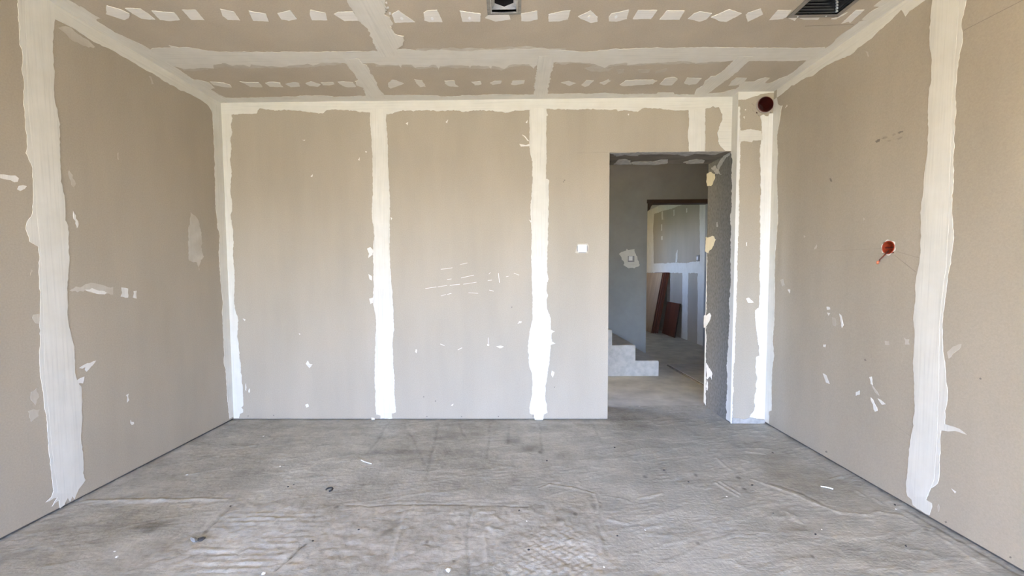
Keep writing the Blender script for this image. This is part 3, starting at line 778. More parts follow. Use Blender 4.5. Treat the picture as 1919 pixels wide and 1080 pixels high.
near = [zpts(190, 0, 6, p) for p in (
    [(60, 60), (220, 105), (315, 150), (310, 195), (260, 222), (50, 155)], [(265, 90), (440, 95), (520, 145), (605, 215), (530, 215), (450, 205), (350, 150)], [(565, 118), (820, 140), (885, 220), (770, 232), (660, 220)],
    [(905, 108), (1060, 108), (1160, 225), (1010, 220)], [(1335, 98), (1490, 130), (1560, 228), (1420, 220), (1360, 175)], [(1655, 118), (1850, 155), (1882, 240), (1705, 230)])]
near += [zpts(500, 0, 6, p) for p in ([(120, 148), (265, 115), (340, 210), (250, 232), (165, 215)], [(490, 108), (660, 145), (680, 225), (510, 225), (482, 150)], [(755, 155), (800, 132), (970, 128), (1040, 228), (870, 232)], [(1405, 155), (1480, 115), (1665, 245), (1440, 252)])]
near += [zpts(800, 0, 6, p) for p in ([(-38, 140), (10, 115), (115, 108), (175, 245), (30, 245), (-30, 225)], [(368, 118), (605, 152), (600, 240), (400, 240)], [(650, 200), (690, 165), (925, 160), (940, 215), (770, 240)],
                                      [(1055, 150), (1240, 120), (1245, 215), (1140, 238), (1062, 235)], [(1368, 160), (1500, 130), (1615, 115), (1585, 215), (1480, 238), (1370, 240)], [(1700, 185), (1840, 115), (1919, 190), (1919, 240), (1840, 255), (1730, 210)])]
near += [zpts(1100, 0, 6, p) for p in ([(245, 190), (275, 150), (470, 108), (450, 210), (330, 240), (248, 235)], [(515, 212), (575, 112), (790, 112), (720, 212)], [(815, 218), (900, 115), (1098, 118), (1040, 218)],
                                       [(1135, 208), (1200, 150), (1265, 128), (1405, 148), (1340, 215), (1270, 240)], [(1395, 190), (1600, 102), (1740, 148), (1570, 240), (1500, 235)])]
near += [zpts(1400, 0, 6, p) for p in ([(-15, 165), (10, 140), (155, 95), (180, 160), (5, 245)], [(248, 225), (345, 112), (500, 112), (440, 190), (400, 212)], [(450, 196), (565, 194), (535, 232)], [(585, 196), (815, 194), (800, 218), (640, 218)],
                                       [(945, 210), (1010, 190), (1130, 135), (1090, 165), (1000, 212)], [(1060, 262), (1225, 112), (1320, 108), (1240, 180), (1160, 255), (1140, 240)])]
far_row = [zpts(380, 100, 5.644, p) for p in (
    [(75, 298), (220, 310), (285, 330), (305, 358), (200, 350), (110, 330)], [(390, 295), (450, 303), (590, 308), (630, 355), (500, 352)], [(660, 312), (730, 300), (820, 310), (850, 355), (710, 350)], [(870, 325), (950, 305), (1010, 310), (1028, 350), (930, 358)],
    [(1085, 315), (1140, 293), (1245, 330), (1210, 353), (1130, 345)], [(1245, 308), (1380, 305), (1392, 325), (1330, 338), (1270, 335)], [(1425, 300), (1470, 295), (1590, 305), (1620, 352), (1520, 355), (1450, 325)])]
far_row += [zpts(700, 100, 5.644, p) for p in (
    [(155, 310), (200, 278), (260, 295), (320, 318), (180, 370), (155, 350)], [(430, 272), (515, 285), (550, 350), (490, 355), (450, 315)], [(750, 290), (855, 288), (868, 330), (900, 350), (800, 345), (755, 318)], [(1035, 300), (1130, 292), (1142, 325), (1070, 335)],
    [(1232, 312), (1280, 290), (1355, 290), (1340, 320), (1260, 332)], [(1450, 325), (1470, 290), (1600, 283), (1590, 320), (1490, 335)])]
far_row += [zpts(1020, 100, 5.644, p) for p in (
    [(175, 308), (260, 290), (335, 315), (265, 343)], [(392, 335), (450, 280), (525, 285), (470, 340), (430, 353)], [(585, 312), (680, 270), (705, 290), (630, 333)], [(800, 330), (860, 285), (1150, 275), (1195, 290), (1150, 325), (830, 345)],
    [(1220, 325), (1280, 262), (1370, 250), (1410, 270), (1350, 335), (1260, 335)], [(1478, 310), (1510, 255), (1665, 262), (1600, 325), (1530, 333)])]
for pts in near: band('ceil', pts, ceiling, 'u', M_chalk, 0.008, 0.0008, 'filler_patch')
for pts in far_row: band('ceil', pts, ceiling, 'u', M_comp, 0.012, 0.002, 'filler_patch')
for u, v in ((753, 34), (810, 34), (880, 33), (1104, 31), (1154.5, 31)):
    c = at(u, v, 2, H)
    poly = [(c[0] + 0.007 * math.cos(t), c[1] + 0.011 * math.sin(t)) for t in np.linspace(0, 2 * math.pi, 9)[:-1]]
    patch('screw_dimple_fill', 'ceil', poly, M_white, ceiling, 0.004, 'u')
stroke('ceil', (1509, 49), (1600, 45.5), 0.006, M_pencil_soft, ceiling, 'scuff_mark')
for pts in ([(1095, 128), (1110, 124), (1135, 128), (1150, 127), (1140, 134), (1110, 134)], [(1155, 131), (1170, 130), (1172, 136), (1158, 138)], [(1195, 131), (1220, 129), (1215, 136), (1198, 136)], [(1228, 133), (1250, 128), (1246, 135), (1230, 138)]):
    band('ceil', pts, ceiling, 'u', M_thin, 0.012, 0.003, 'plaster_smear', th=0.0005)

# ------------------------------------------------------------------ the same joints carried on behind the camera
def run_band(surf, u0, u1, v0, v1, parent, along, seed):
    poly = roughen([(u0, v0), (u1, v0), (u1, v1), (u0, v1)], 0.03, 0.004, True, seed)
    cl = lambda t, lo, hi: max(lo, min(hi, t))
    lim = {'left': (-5.79, -0.001, 0.012, H), 'right': (-5.79, -0.08, 0.012, H), 'ceil': (0.0, W, -5.79, 0.0)}[surf]
    poly = [(cl(p_, lim[0], lim[1]), cl(q_, lim[2], lim[3])) for p_, q_ in poly]
    patch('joint_compound', surf, poly, M_comp, parent, 0.0011, along)


run_band('left', -5.79, -1.22, H - 0.075, H, wall_left, 'u', 201)
run_band('right', -5.79, -1.10, H - 0.07, H, wall_right, 'u', 202)
run_band('ceil', 0.0, 0.10, -5.79, -1.02, ceiling, 'v', 203)
run_band('ceil', W - 0.11, W, -5.79, -1.00, ceiling, 'v', 204)
run_band('left', -1.265, -1.135, 2.20, H, wall_left, 'v', 205)
run_band('right', -1.305, -1.175, 2.20, H, wall_right, 'v', 206)
for k, y_ in enumerate((-2.4, -3.6, -4.8)):
    if not LY0 < y_ < LY1: run_band('left', y_ - 0.065, y_ + 0.065, 0.03, H - 0.05, wall_left, 'v', 210 + k)
    run_band('right', y_ - 0.105, y_ + 0.025, 0.03, H - 0.05, wall_right, 'v', 220 + k)
    run_band('ceil', 0.05, W - 0.05, SY - 1.2 * (k + 1) - 0.07, SY - 1.2 * (k + 1) + 0.07, ceiling, 'u', 230 + k)
run_band('ceil', 1.42, 1.58, SY - 1.2, -1.04, ceiling, 'v', 240)

# ------------------------------------------------------------------ far room wall bands, hall patch, inner lintel
def fband(pts, name='joint_compound', m=None): return band('far', pts, wall_far, 'v', m or M_comp, 0.03, 0.004, name)


fband([(1205, 370), (1225, 370), (1226, 400), (1224, 430), (1225, 495), (1205, 495)])
fband([(1205, 365), (1300, 350), (1318, 340), (1318, 372), (1300, 379), (1278, 384), (1262, 390), (1240, 396), (1224, 402), (1205, 405)])
fband([(1205, 493), (1235, 494), (1260, 493), (1285, 493), (1311, 490), (1313, 512), (1290, 512), (1205, 511)])
fband([(1311, 370), (1325, 360), (1325, 680), (1306, 655), (1308, 560), (1307, 520), (1312, 500)])
fband([(1279, 508), (1290, 509), (1289, 560), (1288, 645), (1276, 640), (1279, 560)])
fband([(1250, 508), (1257, 508), (1256, 575), (1250, 575)])
fband([(1240, 398), (1242, 396), (1243, 412), (1240, 412)], 'plaster_smear'); fband([(1262, 394), (1264, 393), (1264, 404), (1262, 405)], 'plaster_smear')
fband([(1239, 421), (1241, 420), (1241, 432), (1239, 433)], 'plaster_smear'); fband([(1286, 391), (1288, 390), (1288, 398), (1286, 399)], 'plaster_smear')
fband([(1239, 443), (1242, 442), (1242, 450), (1239, 450)], 'plaster_smear'); fband([(1267, 475), (1270, 468), (1269, 492), (1266, 492)], 'plaster_smear')
sw = bevel_box('switch_box', (FX - 0.022, 3.42, 1.335), (FX - 0.0035, 3.50, 1.43), M_greyclip, None, 0.006)
tag(sw, 'small grey switch box on the far room wall, seen through both doorways', 'switch box')
boxes('switch_plate', [((FX - 0.027, 3.44, 1.355), (FX - 0.021, 3.48, 1.41))], M_white, sw)

trim_1 = boxes('trim_1', [((IX - 0.01, HY - 0.004, IZ - 0.048), (5.02, HY + HT + 0.02, IZ + 0.004))], M_beam)
tag(trim_1, 'dark timber lintel over the inner doorway', 'lintel', kind='structure')
# splintered haunch under the lintel
bm = bmesh.new()
vs = [bm.verts.new((x, y, z)) for y in (HY, HY + HT) for x, z in ((IX, IZ - 0.047), (IX, IZ - 0.16), (IX + 0.035, IZ - 0.13), (IX + 0.05, IZ - 0.09), (IX + 0.085, IZ - 0.047))]
bm.faces.new(vs[:5]); bm.faces.new(vs[5:][::-1])
for i in range(5): bm.faces.new((vs[i], vs[5 + i], vs[5 + (i + 1) % 5], vs[(i + 1) % 5]))
bm_obj('timber_haunch', bm, M_beam, trim_1)

hp = [(1160, 476.5), (1167, 472), (1173, 470), (1174.5, 466.5), (1177, 469), (1183, 468), (1189, 467), (1190, 474), (1194, 481), (1197, 490), (1199, 497), (1196, 500), (1191, 501), (1189, 503), (1185, 502), (1178, 503), (1173, 500), (1168, 497), (1170, 494), (1165, 487), (1163, 480)]
hpatch = band('hall', hp, wall_hall, 'u', M_comp, 0.02, 0.004, 'filler_patch', th=0.004)
c = at(1182.5, 485.5, 1, HY - 0.004)
hb = bevel_box('wall_box', (c[0] - 0.045, HY - 0.014, c[2] - 0.042), (c[0] + 0.045, HY - 0.004, c[2] + 0.042), M_greyclip, None, 0.004)
tag(hb, 'small grey wall box set in a white filler patch on the hall wall', 'wall box')
boxes('cover', [((c[0] - 0.034, HY - 0.017, c[2] - 0.024), (c[0] + 0.018, HY - 0.013, c[2] + 0.038))], M_white, hb)

# ------------------------------------------------------------------ floor of the room: a displaced concrete surface
def vnoise(x, y, f, seed):
    r = np.random.RandomState(seed)
    tab = r.rand(256, 256)
    X, Y = x * f, y * f
    xi, yi = np.floor(X).astype(int), np.floor(Y).astype(int)
    tx, ty = X - xi, Y - yi
    tx = tx * tx * (3 - 2 * tx); ty = ty * ty * (3 - 2 * ty)
    g = lambda a, b: tab[a % 256, b % 256]
    return (g(xi, yi) * (1 - tx) + g(xi + 1, yi) * tx) * (1 - ty) + (g(xi, yi + 1) * (1 - tx) + g(xi + 1, yi + 1) * tx) * ty


def fbm(x, y, f, seed, o=4):
    s, a, t = 0, 1.0, 0
    for k in range(o):
        s = s + a * vnoise(x, y, f * 2 ** k, seed + k); t += a; a *= 0.5
    return s / t - 0.5


def inside(x, y, poly, soft=0.04):
    """soft mask of a polygon in floor metres"""
    n = len(poly)
    ins = np.zeros(x.shape, bool); d = np.full(x.shape, 1e9)
    for i in range(n):
        (x0, y0), (x1, y1) = poly[i], poly[(i + 1) % n]
        if y0 != y1:
            c = ((y0 > y) != (y1 > y)) & (x < (x1 - x0) * (y - y0) / (y1 - y0) + x0)
            ins ^= c
        ex, ey = x1 - x0, y1 - y0
        t = np.clip(((x - x0) * ex + (y - y0) * ey) / (ex * ex + ey * ey + 1e-12), 0, 1)
        d = np.minimum(d, np.hypot(x - x0 - t * ex, y - y0 - t * ey))
    sd = np.where(ins, d, -d)
    return np.clip(sd / soft + 0.5, 0, 1)


def seg_d(x, y, a, b):
    ex, ey = b[0] - a[0], b[1] - a[1]
    t = np.clip(((x - a[0]) * ex + (y - a[1]) * ey) / (ex * ex + ey * ey + 1e-12), 0, 1)
    return np.hypot(x - a[0] - t * ex, y - a[1] - t * ey)


fp = lambda pts: px_poly('floor', pts)
R_ridge = fp([(440, 965), (560, 940), (590, 985), (555, 1030), (520, 1085), (380, 1085), (385, 1000)])
R_hatch = fp([(985, 1000), (1060, 985), (1100, 1000), (1140, 1085), (930, 1095), (960, 1030)])
R_rough = fp([(200, 1085), (330, 1000), (480, 930), (650, 950), (1000, 948), (1120, 925), (1150, 1000), (1165, 1090)])
R_smooth = fp([(1130, 800), (1330, 790), (1400, 850), (1340, 900), (1400, 960), (1520, 1090), (1180, 1090), (1150, 960), (1080, 880)])
R_pool = fp([(1400, 850), (1480, 850), (1640, 930), (1695, 968), (1660, 962), (1620, 965), (1580, 962), (1540, 950), (1490, 930), (1440, 915), (1430, 880)])
R_brown = fp([(0, 1020), (120, 950), (330, 940), (440, 935), (390, 960), (250, 1000), (100, 1085), (0, 1085)])
R_grey = fp([(170, 930), (330, 850), (440, 800), (520, 830), (500, 900), (440, 935), (330, 938), (200, 938)])
R_white = fp([(480, 850), (690, 830), (720, 880), (640, 920), (560, 930), (430, 1000), (420, 950), (520, 890)])
R_right = fp([(1560, 970), (1690, 968), (1800, 1030), (1919, 1085), (1500, 1090), (1470, 1000)])


def floor_fields(x, y):
    mid = np.exp(-((x - 2.1) / 2.2) ** 2)
    h = 0.0030 * fbm(x, y, 2.3, 1) + 0.0016 * fbm(x, y, 11, 9, 4)
    m_r, m_h = inside(x, y, R_ridge, 0.12), inside(x, y, R_hatch, 0.10)
    m_rough, m_s, m_p = inside(x, y, R_rough, 0.10), inside(x, y, R_smooth, 0.2), inside(x, y, R_pool, 0.03)
    # comb trowel ridges of the old tile adhesive, running across the room
    wob = 0.010 * fbm(x, y, 5, 21, 3)
    rid = np.clip(np.sin((y + wob) * 2 * math.pi / 0.036) * 0.6 + 0.2, -0.3, 0.8) * (np.clip(fbm(x, y, 7, 25, 3) * 5 + 0.6, 0, 1))
    h += 0.0034 * rid * m_r
    # hatched adhesive
    wx, wy = x + 0.02 * fbm(x, y, 9, 31, 3), y + 0.02 * fbm(x, y, 9, 35, 3)
    hat = np.sin(wx * 2 * math.pi / 0.045 + 2.6 * np.sin(wy * 2 * math.pi / 0.05)) * 0.5
    h += 0.0030 * hat * np.maximum(m_h, 0.0)
    # crumbly skin in the front middle
    cr = np.abs(fbm(x + 0.05 * fbm(x, y, 6, 41), y, 16, 45, 3))
    h += -0.016 * np.clip(0.16 - cr, 0, 1) * m_rough * 0.8
    h += 0.0060 * fbm(x, y, 30, 51, 3) * m_rough
    h += 0.0028 * m_rough + 0.0022 * inside(x, y, R_right, 0.05)
    h -= 0.0012 * m_p
    h *= (1 - 0.55 * m_s) * (1 - 0.5 * m_p)
    # trowel sweeps elsewhere
    sw = np.abs(fbm(x * 0.5 + y * 0.8, y * 2.6 - x * 0.9, 5, 61, 4))
    h += 0.0022 * np.clip(0.06 - sw, 0, 1) / 0.06 * (1 - m_rough) * (1 - m_p)
    tone = 0.56 + 0.55 * fbm(x, y, 1.6, 71) + 0.55 * fbm(x * 0.6, y * 1.9, 9, 75, 4) + 0.40 * fbm(x, y, 26, 78, 3) * (1 - 0.6 * m_s) * (1 - 0.6 * m_p)
    tone += -0.16 * inside(x, y, R_brown, 0.12) - 0.05 * m_p - 0.06 * inside(x, y, R_grey, 0.1) + 0.14 * inside(x, y, R_white, 0.15) + 0.20 * m_r + 0.12 * m_h + 0.10 * m_s
    warm = 0.42 + 0.5 * fbm(x, y, 1.2, 81) + 0.35 * m_p + 0.30 * inside(x, y, R_brown, 0.12) - 0.4 * m_s - 0.25 * m_r - 0.15 * inside(x, y, R_white, 0.15) + 0.15 * m_rough * (1 - m_r)
    # grooves, cracks and raised edges traced on the slab (floor points, depth in metres, width)
    wxx, wyy = x + 0.030 * fbm(x, y, 5, 95, 4), y + 0.030 * fbm(x, y, 5, 99, 4)
    for a, b, dep, wd in LINES:
        d = seg_d(wxx, wyy, a, b)
        k = np.exp(-(d / wd) ** 2)
        h += dep * k
        if dep < 0: tone -= 0.55 * k * min(1, -dep / 0.004)  # groove shade painted into the tone, raised edges painted lighter
        else: tone += 0.22 * k
    # stains
    for (cx, cy, rx, ry, s) in STAINS:
        tone += s * np.exp(-(((x - cx) / rx) ** 2 + ((y - cy) / ry) ** 2) ** 1.5)
    return h, np.clip(tone, 0, 1), np.clip(warm, 0, 1)


LINES = []
def fl(pts, dep, wd):
    q = fp(pts)
    for a, b in zip(q[:-1], q[1:]): LINES.append((a, b, dep, wd))
fl([(160, 941), (300, 938), (430, 936)], 0.004, 0.014); fl([(165, 937), (330, 934), (420, 933)], -0.002, 0.008)
fl([(655, 947), (700, 948), (770, 948), (860, 947), (990, 950)], -0.0035, 0.005)
fl([(1010, 916), (1030, 909), (1070, 914), (1110, 925)], 0.003, 0.006); fl([(1012, 913), (1033, 906), (1080, 913), (1112, 923)], -0.002, 0.005)
fl([(1112, 925), (1120, 945), (1118, 960)], 0.002, 0.006); fl([(1120, 985), (1132, 1010), (1140, 1040)], -0.002, 0.007)
fl([(568, 1022), (545, 1045), (520, 1070)], -0.004, 0.006); fl([(440, 945), (405, 980), (385, 1000)], -0.003, 0.006)
fl([(760, 960), (748, 1010), (735, 1050)], 0.003, 0.009); fl([(778, 945), (766, 965)], 0.003, 0.008); fl([(910, 1000), (908, 1060)], 0.003, 0.008); fl([(880, 950), (876, 1085)], -0.002, 0.006)
fl([(1440, 912), (1490, 927), (1530, 945), (1570, 960), (1620, 966), (1650, 961), (1690, 968)], 0.003, 0.011)
fl([(1445, 907), (1500, 924), (1540, 943)], -0.003, 0.009)
fl([(1700, 955), (1800, 1015), (1919, 1082)], -0.003, 0.010); fl([(1690, 965), (1780, 1020), (1880, 1085)], 0.002, 0.012)
for u0, u1, v1 in ((824, 800, 900), (760, 798, 870), (920, 914, 860), (1010, 1020, 850), (1112, 1126, 830), (860, 874, 820), (955, 952, 830), (730, 690, 850)):
    fl([(u0, 793), ((u0 + u1) / 2, (793 + v1) / 2), (u1, v1)], -0.0011, 0.010)
for a, b in (((430, 820), (470, 812)), ((380, 862), (420, 853)), ((350, 891), (372, 888)), ((445, 840), (480, 835)), ((505, 820), (500, 819)), ((515, 876), (525, 875)), ((1340, 858), (1370, 882)), ((1200, 935), (1240, 925)), ((1340, 905), (1382, 930)), ((1348, 903), (1385, 925)), ((1410, 900), (1460, 918)), ((1485, 965), (1500, 980)), ((1476, 962), (1492, 978)), ((1400, 847), (1430, 850)),
             ((1390, 862), (1404, 865)), ((1640, 935), (1655, 945)), ((1610, 922), (1622, 930)), ((1560, 900), (1575, 893)), ((895, 960), (925, 961)), ((925, 970), (938, 976)), ((915, 990), (925, 995)), ((845, 965), (850, 962)), ((1140, 974), (1175, 981))):
    fl([a, b], 0.0035, 0.008)
STAINS = []
def stain(u, v, ru, rv, s):
    c = at(u, v, 2, 0.0); e1 = at(u + ru, v, 2, 0.0); e2 = at(u, v - rv, 2, 0.0)
    STAINS.append((c[0], c[1], abs(e1[0] - c[0]), abs(e2[1] - c[1]), s))
for u_, v_ in ((1304, 891), (1209, 894), (1384, 896), (1395, 917), (851, 1053), (1109, 1061), (800, 1017), (1078, 964), (1046, 976), (1012, 848), (572, 1022), (545, 1056), (1736, 995), (1523, 1045), (1308, 1019), (385, 997), (631, 951), (425, 1069)):
    stain(u_, v_, 4, 3, -0.7)
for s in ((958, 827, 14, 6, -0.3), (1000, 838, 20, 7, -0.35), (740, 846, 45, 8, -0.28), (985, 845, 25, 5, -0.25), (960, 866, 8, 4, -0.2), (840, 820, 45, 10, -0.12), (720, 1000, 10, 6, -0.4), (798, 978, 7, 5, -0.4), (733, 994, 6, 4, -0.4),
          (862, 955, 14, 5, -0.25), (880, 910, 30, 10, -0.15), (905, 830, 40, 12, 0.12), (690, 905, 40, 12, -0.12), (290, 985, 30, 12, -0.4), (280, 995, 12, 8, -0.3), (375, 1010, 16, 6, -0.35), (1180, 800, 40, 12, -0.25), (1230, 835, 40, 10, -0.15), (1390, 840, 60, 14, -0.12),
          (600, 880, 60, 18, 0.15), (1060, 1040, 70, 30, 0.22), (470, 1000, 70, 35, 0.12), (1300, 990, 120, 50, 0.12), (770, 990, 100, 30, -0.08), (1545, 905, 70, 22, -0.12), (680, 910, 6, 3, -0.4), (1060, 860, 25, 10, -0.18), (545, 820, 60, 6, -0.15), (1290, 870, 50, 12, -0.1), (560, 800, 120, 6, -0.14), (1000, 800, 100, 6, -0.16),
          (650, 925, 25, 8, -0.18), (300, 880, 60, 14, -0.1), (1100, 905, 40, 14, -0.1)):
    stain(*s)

NX, NY = 640, 300
xs = np.linspace(-0.06, W + 0.06, NX)
ys = np.linspace(-2.05, 0.345, NY)
GX_, GY_ = np.meshgrid(xs, ys)
hh, tone, warm = floor_fields(GX_, GY_)
fade = np.clip((0.345 - GY_) / 0.05, 0, 1) * np.clip((GY_ + 2.05) / 0.05, 0, 1)
hh = hh * fade
verts = np.stack([GX_, GY_, hh], -1).reshape(-1, 3)
idx = np.arange(NX * NY).reshape(NY, NX)
quads = np.stack([idx[:-1, :-1], idx[:-1, 1:], idx[1:, 1:], idx[1:, :-1]], -1).reshape(-1, 4)
n0 = len(verts)
extra = np.array([(-0.06, FRONT - 0.2, 0), (W + 0.06, FRONT - 0.2, 0)])
verts = np.vstack([verts, extra])
fme = bpy.data.meshes.new('floor')
faces = [tuple(q) for q in quads.tolist()] + [tuple([n0, n0 + 1] + idx[0, ::-1].tolist())]
fme.from_pydata(verts.tolist(), [], faces)
fme.polygons.foreach_set('use_smooth', [True] * len(fme.polygons))
for nm, arr_ in (('tone', tone), ('warm', warm)):
    at_ = fme.attributes.new(nm, 'FLOAT', 'POINT')
    at_.data.foreach_set('value', np.concatenate([arr_.reshape(-1), [0.5, 0.5]]).astype(np.float32))
fme.update()
floor = bpy.data.objects.new('floor', fme)
col.objects.link(floor)
tag(floor, 'bare grey concrete floor with old adhesive ridges and stains', 'floor', kind='structure')

m, nt, b = nodemat('bare concrete floor')
ta = nt.nodes.new('ShaderNodeAttribute'); ta.attribute_name = 'tone'
wa = nt.nodes.new('ShaderNodeAttribute'); wa.attribute_name = 'warm'
p = world_pos(nt)
n1 = n_noise(nt, p, 7, 6, 0.6); n2 = n_noise(nt, p, 60, 5, 0.65); n3 = n_noise(nt, n_map(nt, p, (1, 3, 1)), 22, 5, 0.6)
cool = n_ramp(nt, ta.outputs['Fac'], [(0.0, (0.21, 0.20, 0.17)), (0.45, (0.395, 0.378, 0.325)), (1.0, (0.57, 0.545, 0.475))])
warmc = n_ramp(nt, ta.outputs['Fac'], [(0.0, (0.21, 0.187, 0.143)), (0.45, (0.395, 0.36, 0.288)), (1.0, (0.57, 0.525, 0.435))])
a = n_mix(nt, wa.outputs['Fac'], cool, warmc)
a = n_mix(nt, 1.0, a, n_ramp(nt, n1, [(0.3, (0.86,) * 3), (0.7, (1.12,) * 3)]), 'MULTIPLY')
a = n_mix(nt, 1.0, a, n_ramp(nt, n3, [(0.3, (0.90,) * 3), (0.7, (1.08,) * 3)]), 'MULTIPLY')
a = n_mix(nt, 1.0, a, n_ramp(nt, n2, [(0.25, (0.86,) * 3), (0.75, (1.1,) * 3)]), 'MULTIPLY')
nt.links.new(a, b.inputs['Base Color'])
b.inputs['Roughness'].default_value = 0.62
b.inputs['Specular IOR Level'].default_value = 0.4
n_bump(nt, b, n_mix(nt, 0.5, n2, n3), 0.7, 0.006)
fme.materials.append(m)


def floor_z(x, y):
    i = int(round((x - xs[0]) / (xs[1] - xs[0]))); j = int(round((y - ys[0]) / (ys[1] - ys[0])))
    if 0 <= i < NX and 0 <= j < NY: return float(hh[j, i])
    return 0.0


# low edge of a thicker screed in the hall floor
tr = boxes('trim_2', [((4.114, 0.42, -0.01), (5.30, 1.862, 0.022))], M_slab)
boxes('shaded_edge', [((4.100, 0.42, 0.0), (4.1135, 1.862, 0.017))], M_soffit, tr)  # rough strip, dark to put shade on the side of the ledge
tag(tr, 'low raised screed edge on the hall floor', 'screed', kind='structure')

# ------------------------------------------------------------------ the concrete stair in the hall
stair = empty('staircase', (3.5, 1.36, 0)); tag(stair, 'raw concrete stair climbing left in the hall', 'staircase')
RIS, TRD, SX = 0.173, 0.258, 3.815
for k in range(9):
    x1 = SX - k * TRD
    bm = bmesh.new()
    bm_box(bm, (x1 - TRD, 1.363, 0 if k == 0 else -0.001), (x1, HY - 0.002, RIS * (k + 1)))
    top = [ed for ed in bm.edges if all(abs(v.co.z - RIS * (k + 1)) < 1e-5 for v in ed.verts) and (all(abs(v.co.x - x1) < 1e-5 for v in ed.verts) or all(abs(v.co.y - 1.363) < 1e-5 for v in ed.verts))]
    bmesh.ops.bevel(bm, geom=top, offset=0.016, segments=3, affect='EDGES', profile=0.6)
    o = bm_obj('step', bm, M_concrete)
    local(o, stair)

# ------------------------------------------------------------------ boards leaning in the far room
def leaning(name, bx, tx, y0, y1, L, th, mat, label, edge=None, group=None):
    """a board standing at x=bx and leaning to x=tx at its top, along y0..y1"""
    ang = math.asin((tx - bx) / L)
    o = empty(name, (bx, y0, 0.0))
    o.rotation_euler = (0, ang, 0)
    bm = bmesh.new(); bm_box(bm, (-th, 0, 0), (0, y1 - y0, L))
    bmesh.ops.bevel(bm, geom=bm.edges[:], offset=0.0015, segments=1, affect='EDGES')
    f = bm_obj('board_face', bm, mat); f.parent = o
    e_ = boxes('edge_band', [((-th * 0.95, -0.0015, 0.004), (-th * 0.05, 0.0002, L - 0.004))], edge or mat); e_.parent = o
    o.location.z = th * math.sin(ang) + 0.001
    tag(o, label, 'board', group)
    return o


leaning('furniture_board', 4.985, 5.185, 4.60, 5.15, 1.17, 0.030, M_wood2, 'tall red-brown board leaning closest to the far room wall', M_wood2)
leaning('furniture_board', 4.948, 5.148, 4.59, 5.20, 1.17, 0.034, M_wood, 'tall dark red board in the middle of the leaning stack', M_wood)
leaning('furniture_board', 4.908, 5.108, 4.62, 5.25, 1.17, 0.016, M_wood2, 'thin tall red-brown board in the leaning stack behind the tan sheet', M_wood2)
leaning('plywood_sheet', 4.886, 5.086, 4.66, 5.75, 1.17, 0.012, M_ply, 'tan sheet at the front of the stack of leaning boards', M_wood)
leaning('furniture_board', 5.09, 5.175, 4.05, 4.62, 0.61, 0.022, M_wood, 'short square red-brown board leaning low against the far room wall', M_beam)

# ------------------------------------------------------------------ fittings
def frame(name, x0, x1, y0, y1, i0, i1, j0, j1, z0, z1, mat, parent=None):
    return boxes(name, [((x0, y0, z0), (i0, y1, z1)), ((i1, y0, z0), (x1, y1, z1)), ((i0, y0, z0), (i1, j0, z1)), ((i0, j1, z0), (i1, y1, z1))], mat, parent)


# galvanised outlet in the middle of the ceiling: flange, square throat, round black duct
cx_, cy_ = (OI[0] + OI[1]) / 2, (OI[2] + OI[3]) / 2
duct = empty('ceiling_outlet', (cx_, cy_, H)); tag(duct, 'small square galvanised ceiling outlet with a round black duct', 'air outlet')
local(frame('flange', *OX, *OI, H - 0.004, H, mat_plain('dull zinc flange', (0.30, 0.295, 0.275), 0.5, 0.35, 0.25, 50)), duct)
lip = [((OI[0] - 0.006, OI[2] - 0.006, H - 0.009), (OI[0], OI[3] + 0.006, H - 0.004)), ((OI[1], OI[2] - 0.006, H - 0.009), (OI[1] + 0.006, OI[3] + 0.006, H - 0.004)),
       ((OI[0], OI[2] - 0.006, H - 0.009), (OI[1], OI[2], H - 0.004)), ((OI[0], OI[3], H - 0.009), (OI[1], OI[3] + 0.006, H - 0.004))]
local(boxes('lip', lip, M_steel), duct)
hs = (OI[1] - OI[0]) / 2
N = 48
ring_sq, ring_c, ring_t = [], [], []
for k in range(N):
    t = 2 * math.pi * k / N
    c, s = math.cos(t), math.sin(t); mx = max(abs(c), abs(s))
    ring_sq.append((cx_ + hs * c / mx, cy_ + hs * s / mx)); hx = 0.053 * math.cos(math.pi / 6) / math.cos((t - math.pi / 2) % (math.pi / 3) - math.pi / 6)
    ring_c.append((cx_ + hx * c, cy_ + hx * s))
vv = [(x, y, H - 0.004) for x, y in ring_sq] + [(x, y, H + 0.007) for x, y in ring_sq] + [(x, y, H + 0.016) for x, y in ring_c]
ff = [(r * N + k, r * N + (k + 1) % N, (r + 1) * N + (k + 1) % N, (r + 1) * N + k) for r in (0, 1) for k in range(N)]
local(link_mesh('throat', vv, ff, mat_plain('lit zinc', (0.62, 0.63, 0.64), 0.3, 0.45, 0.15, 50)), duct)  # throat metal coloured brighter than the flange so it looks lit
vv = [(x, y, H + 0.0155) for x, y in ring_c] + [(x, y, H + 0.19) for x, y in ring_c] + [(cx_, cy_, H + 0.19)]
ff = [(k, (k + 1) % N, N + (k + 1) % N, N + k) for k in range(N)] + [(N + k, N + (k + 1) % N, 2 * N) for k in range(N)]
local(link_mesh('round_duct', vv, ff, M_black, smooth=False), duct)

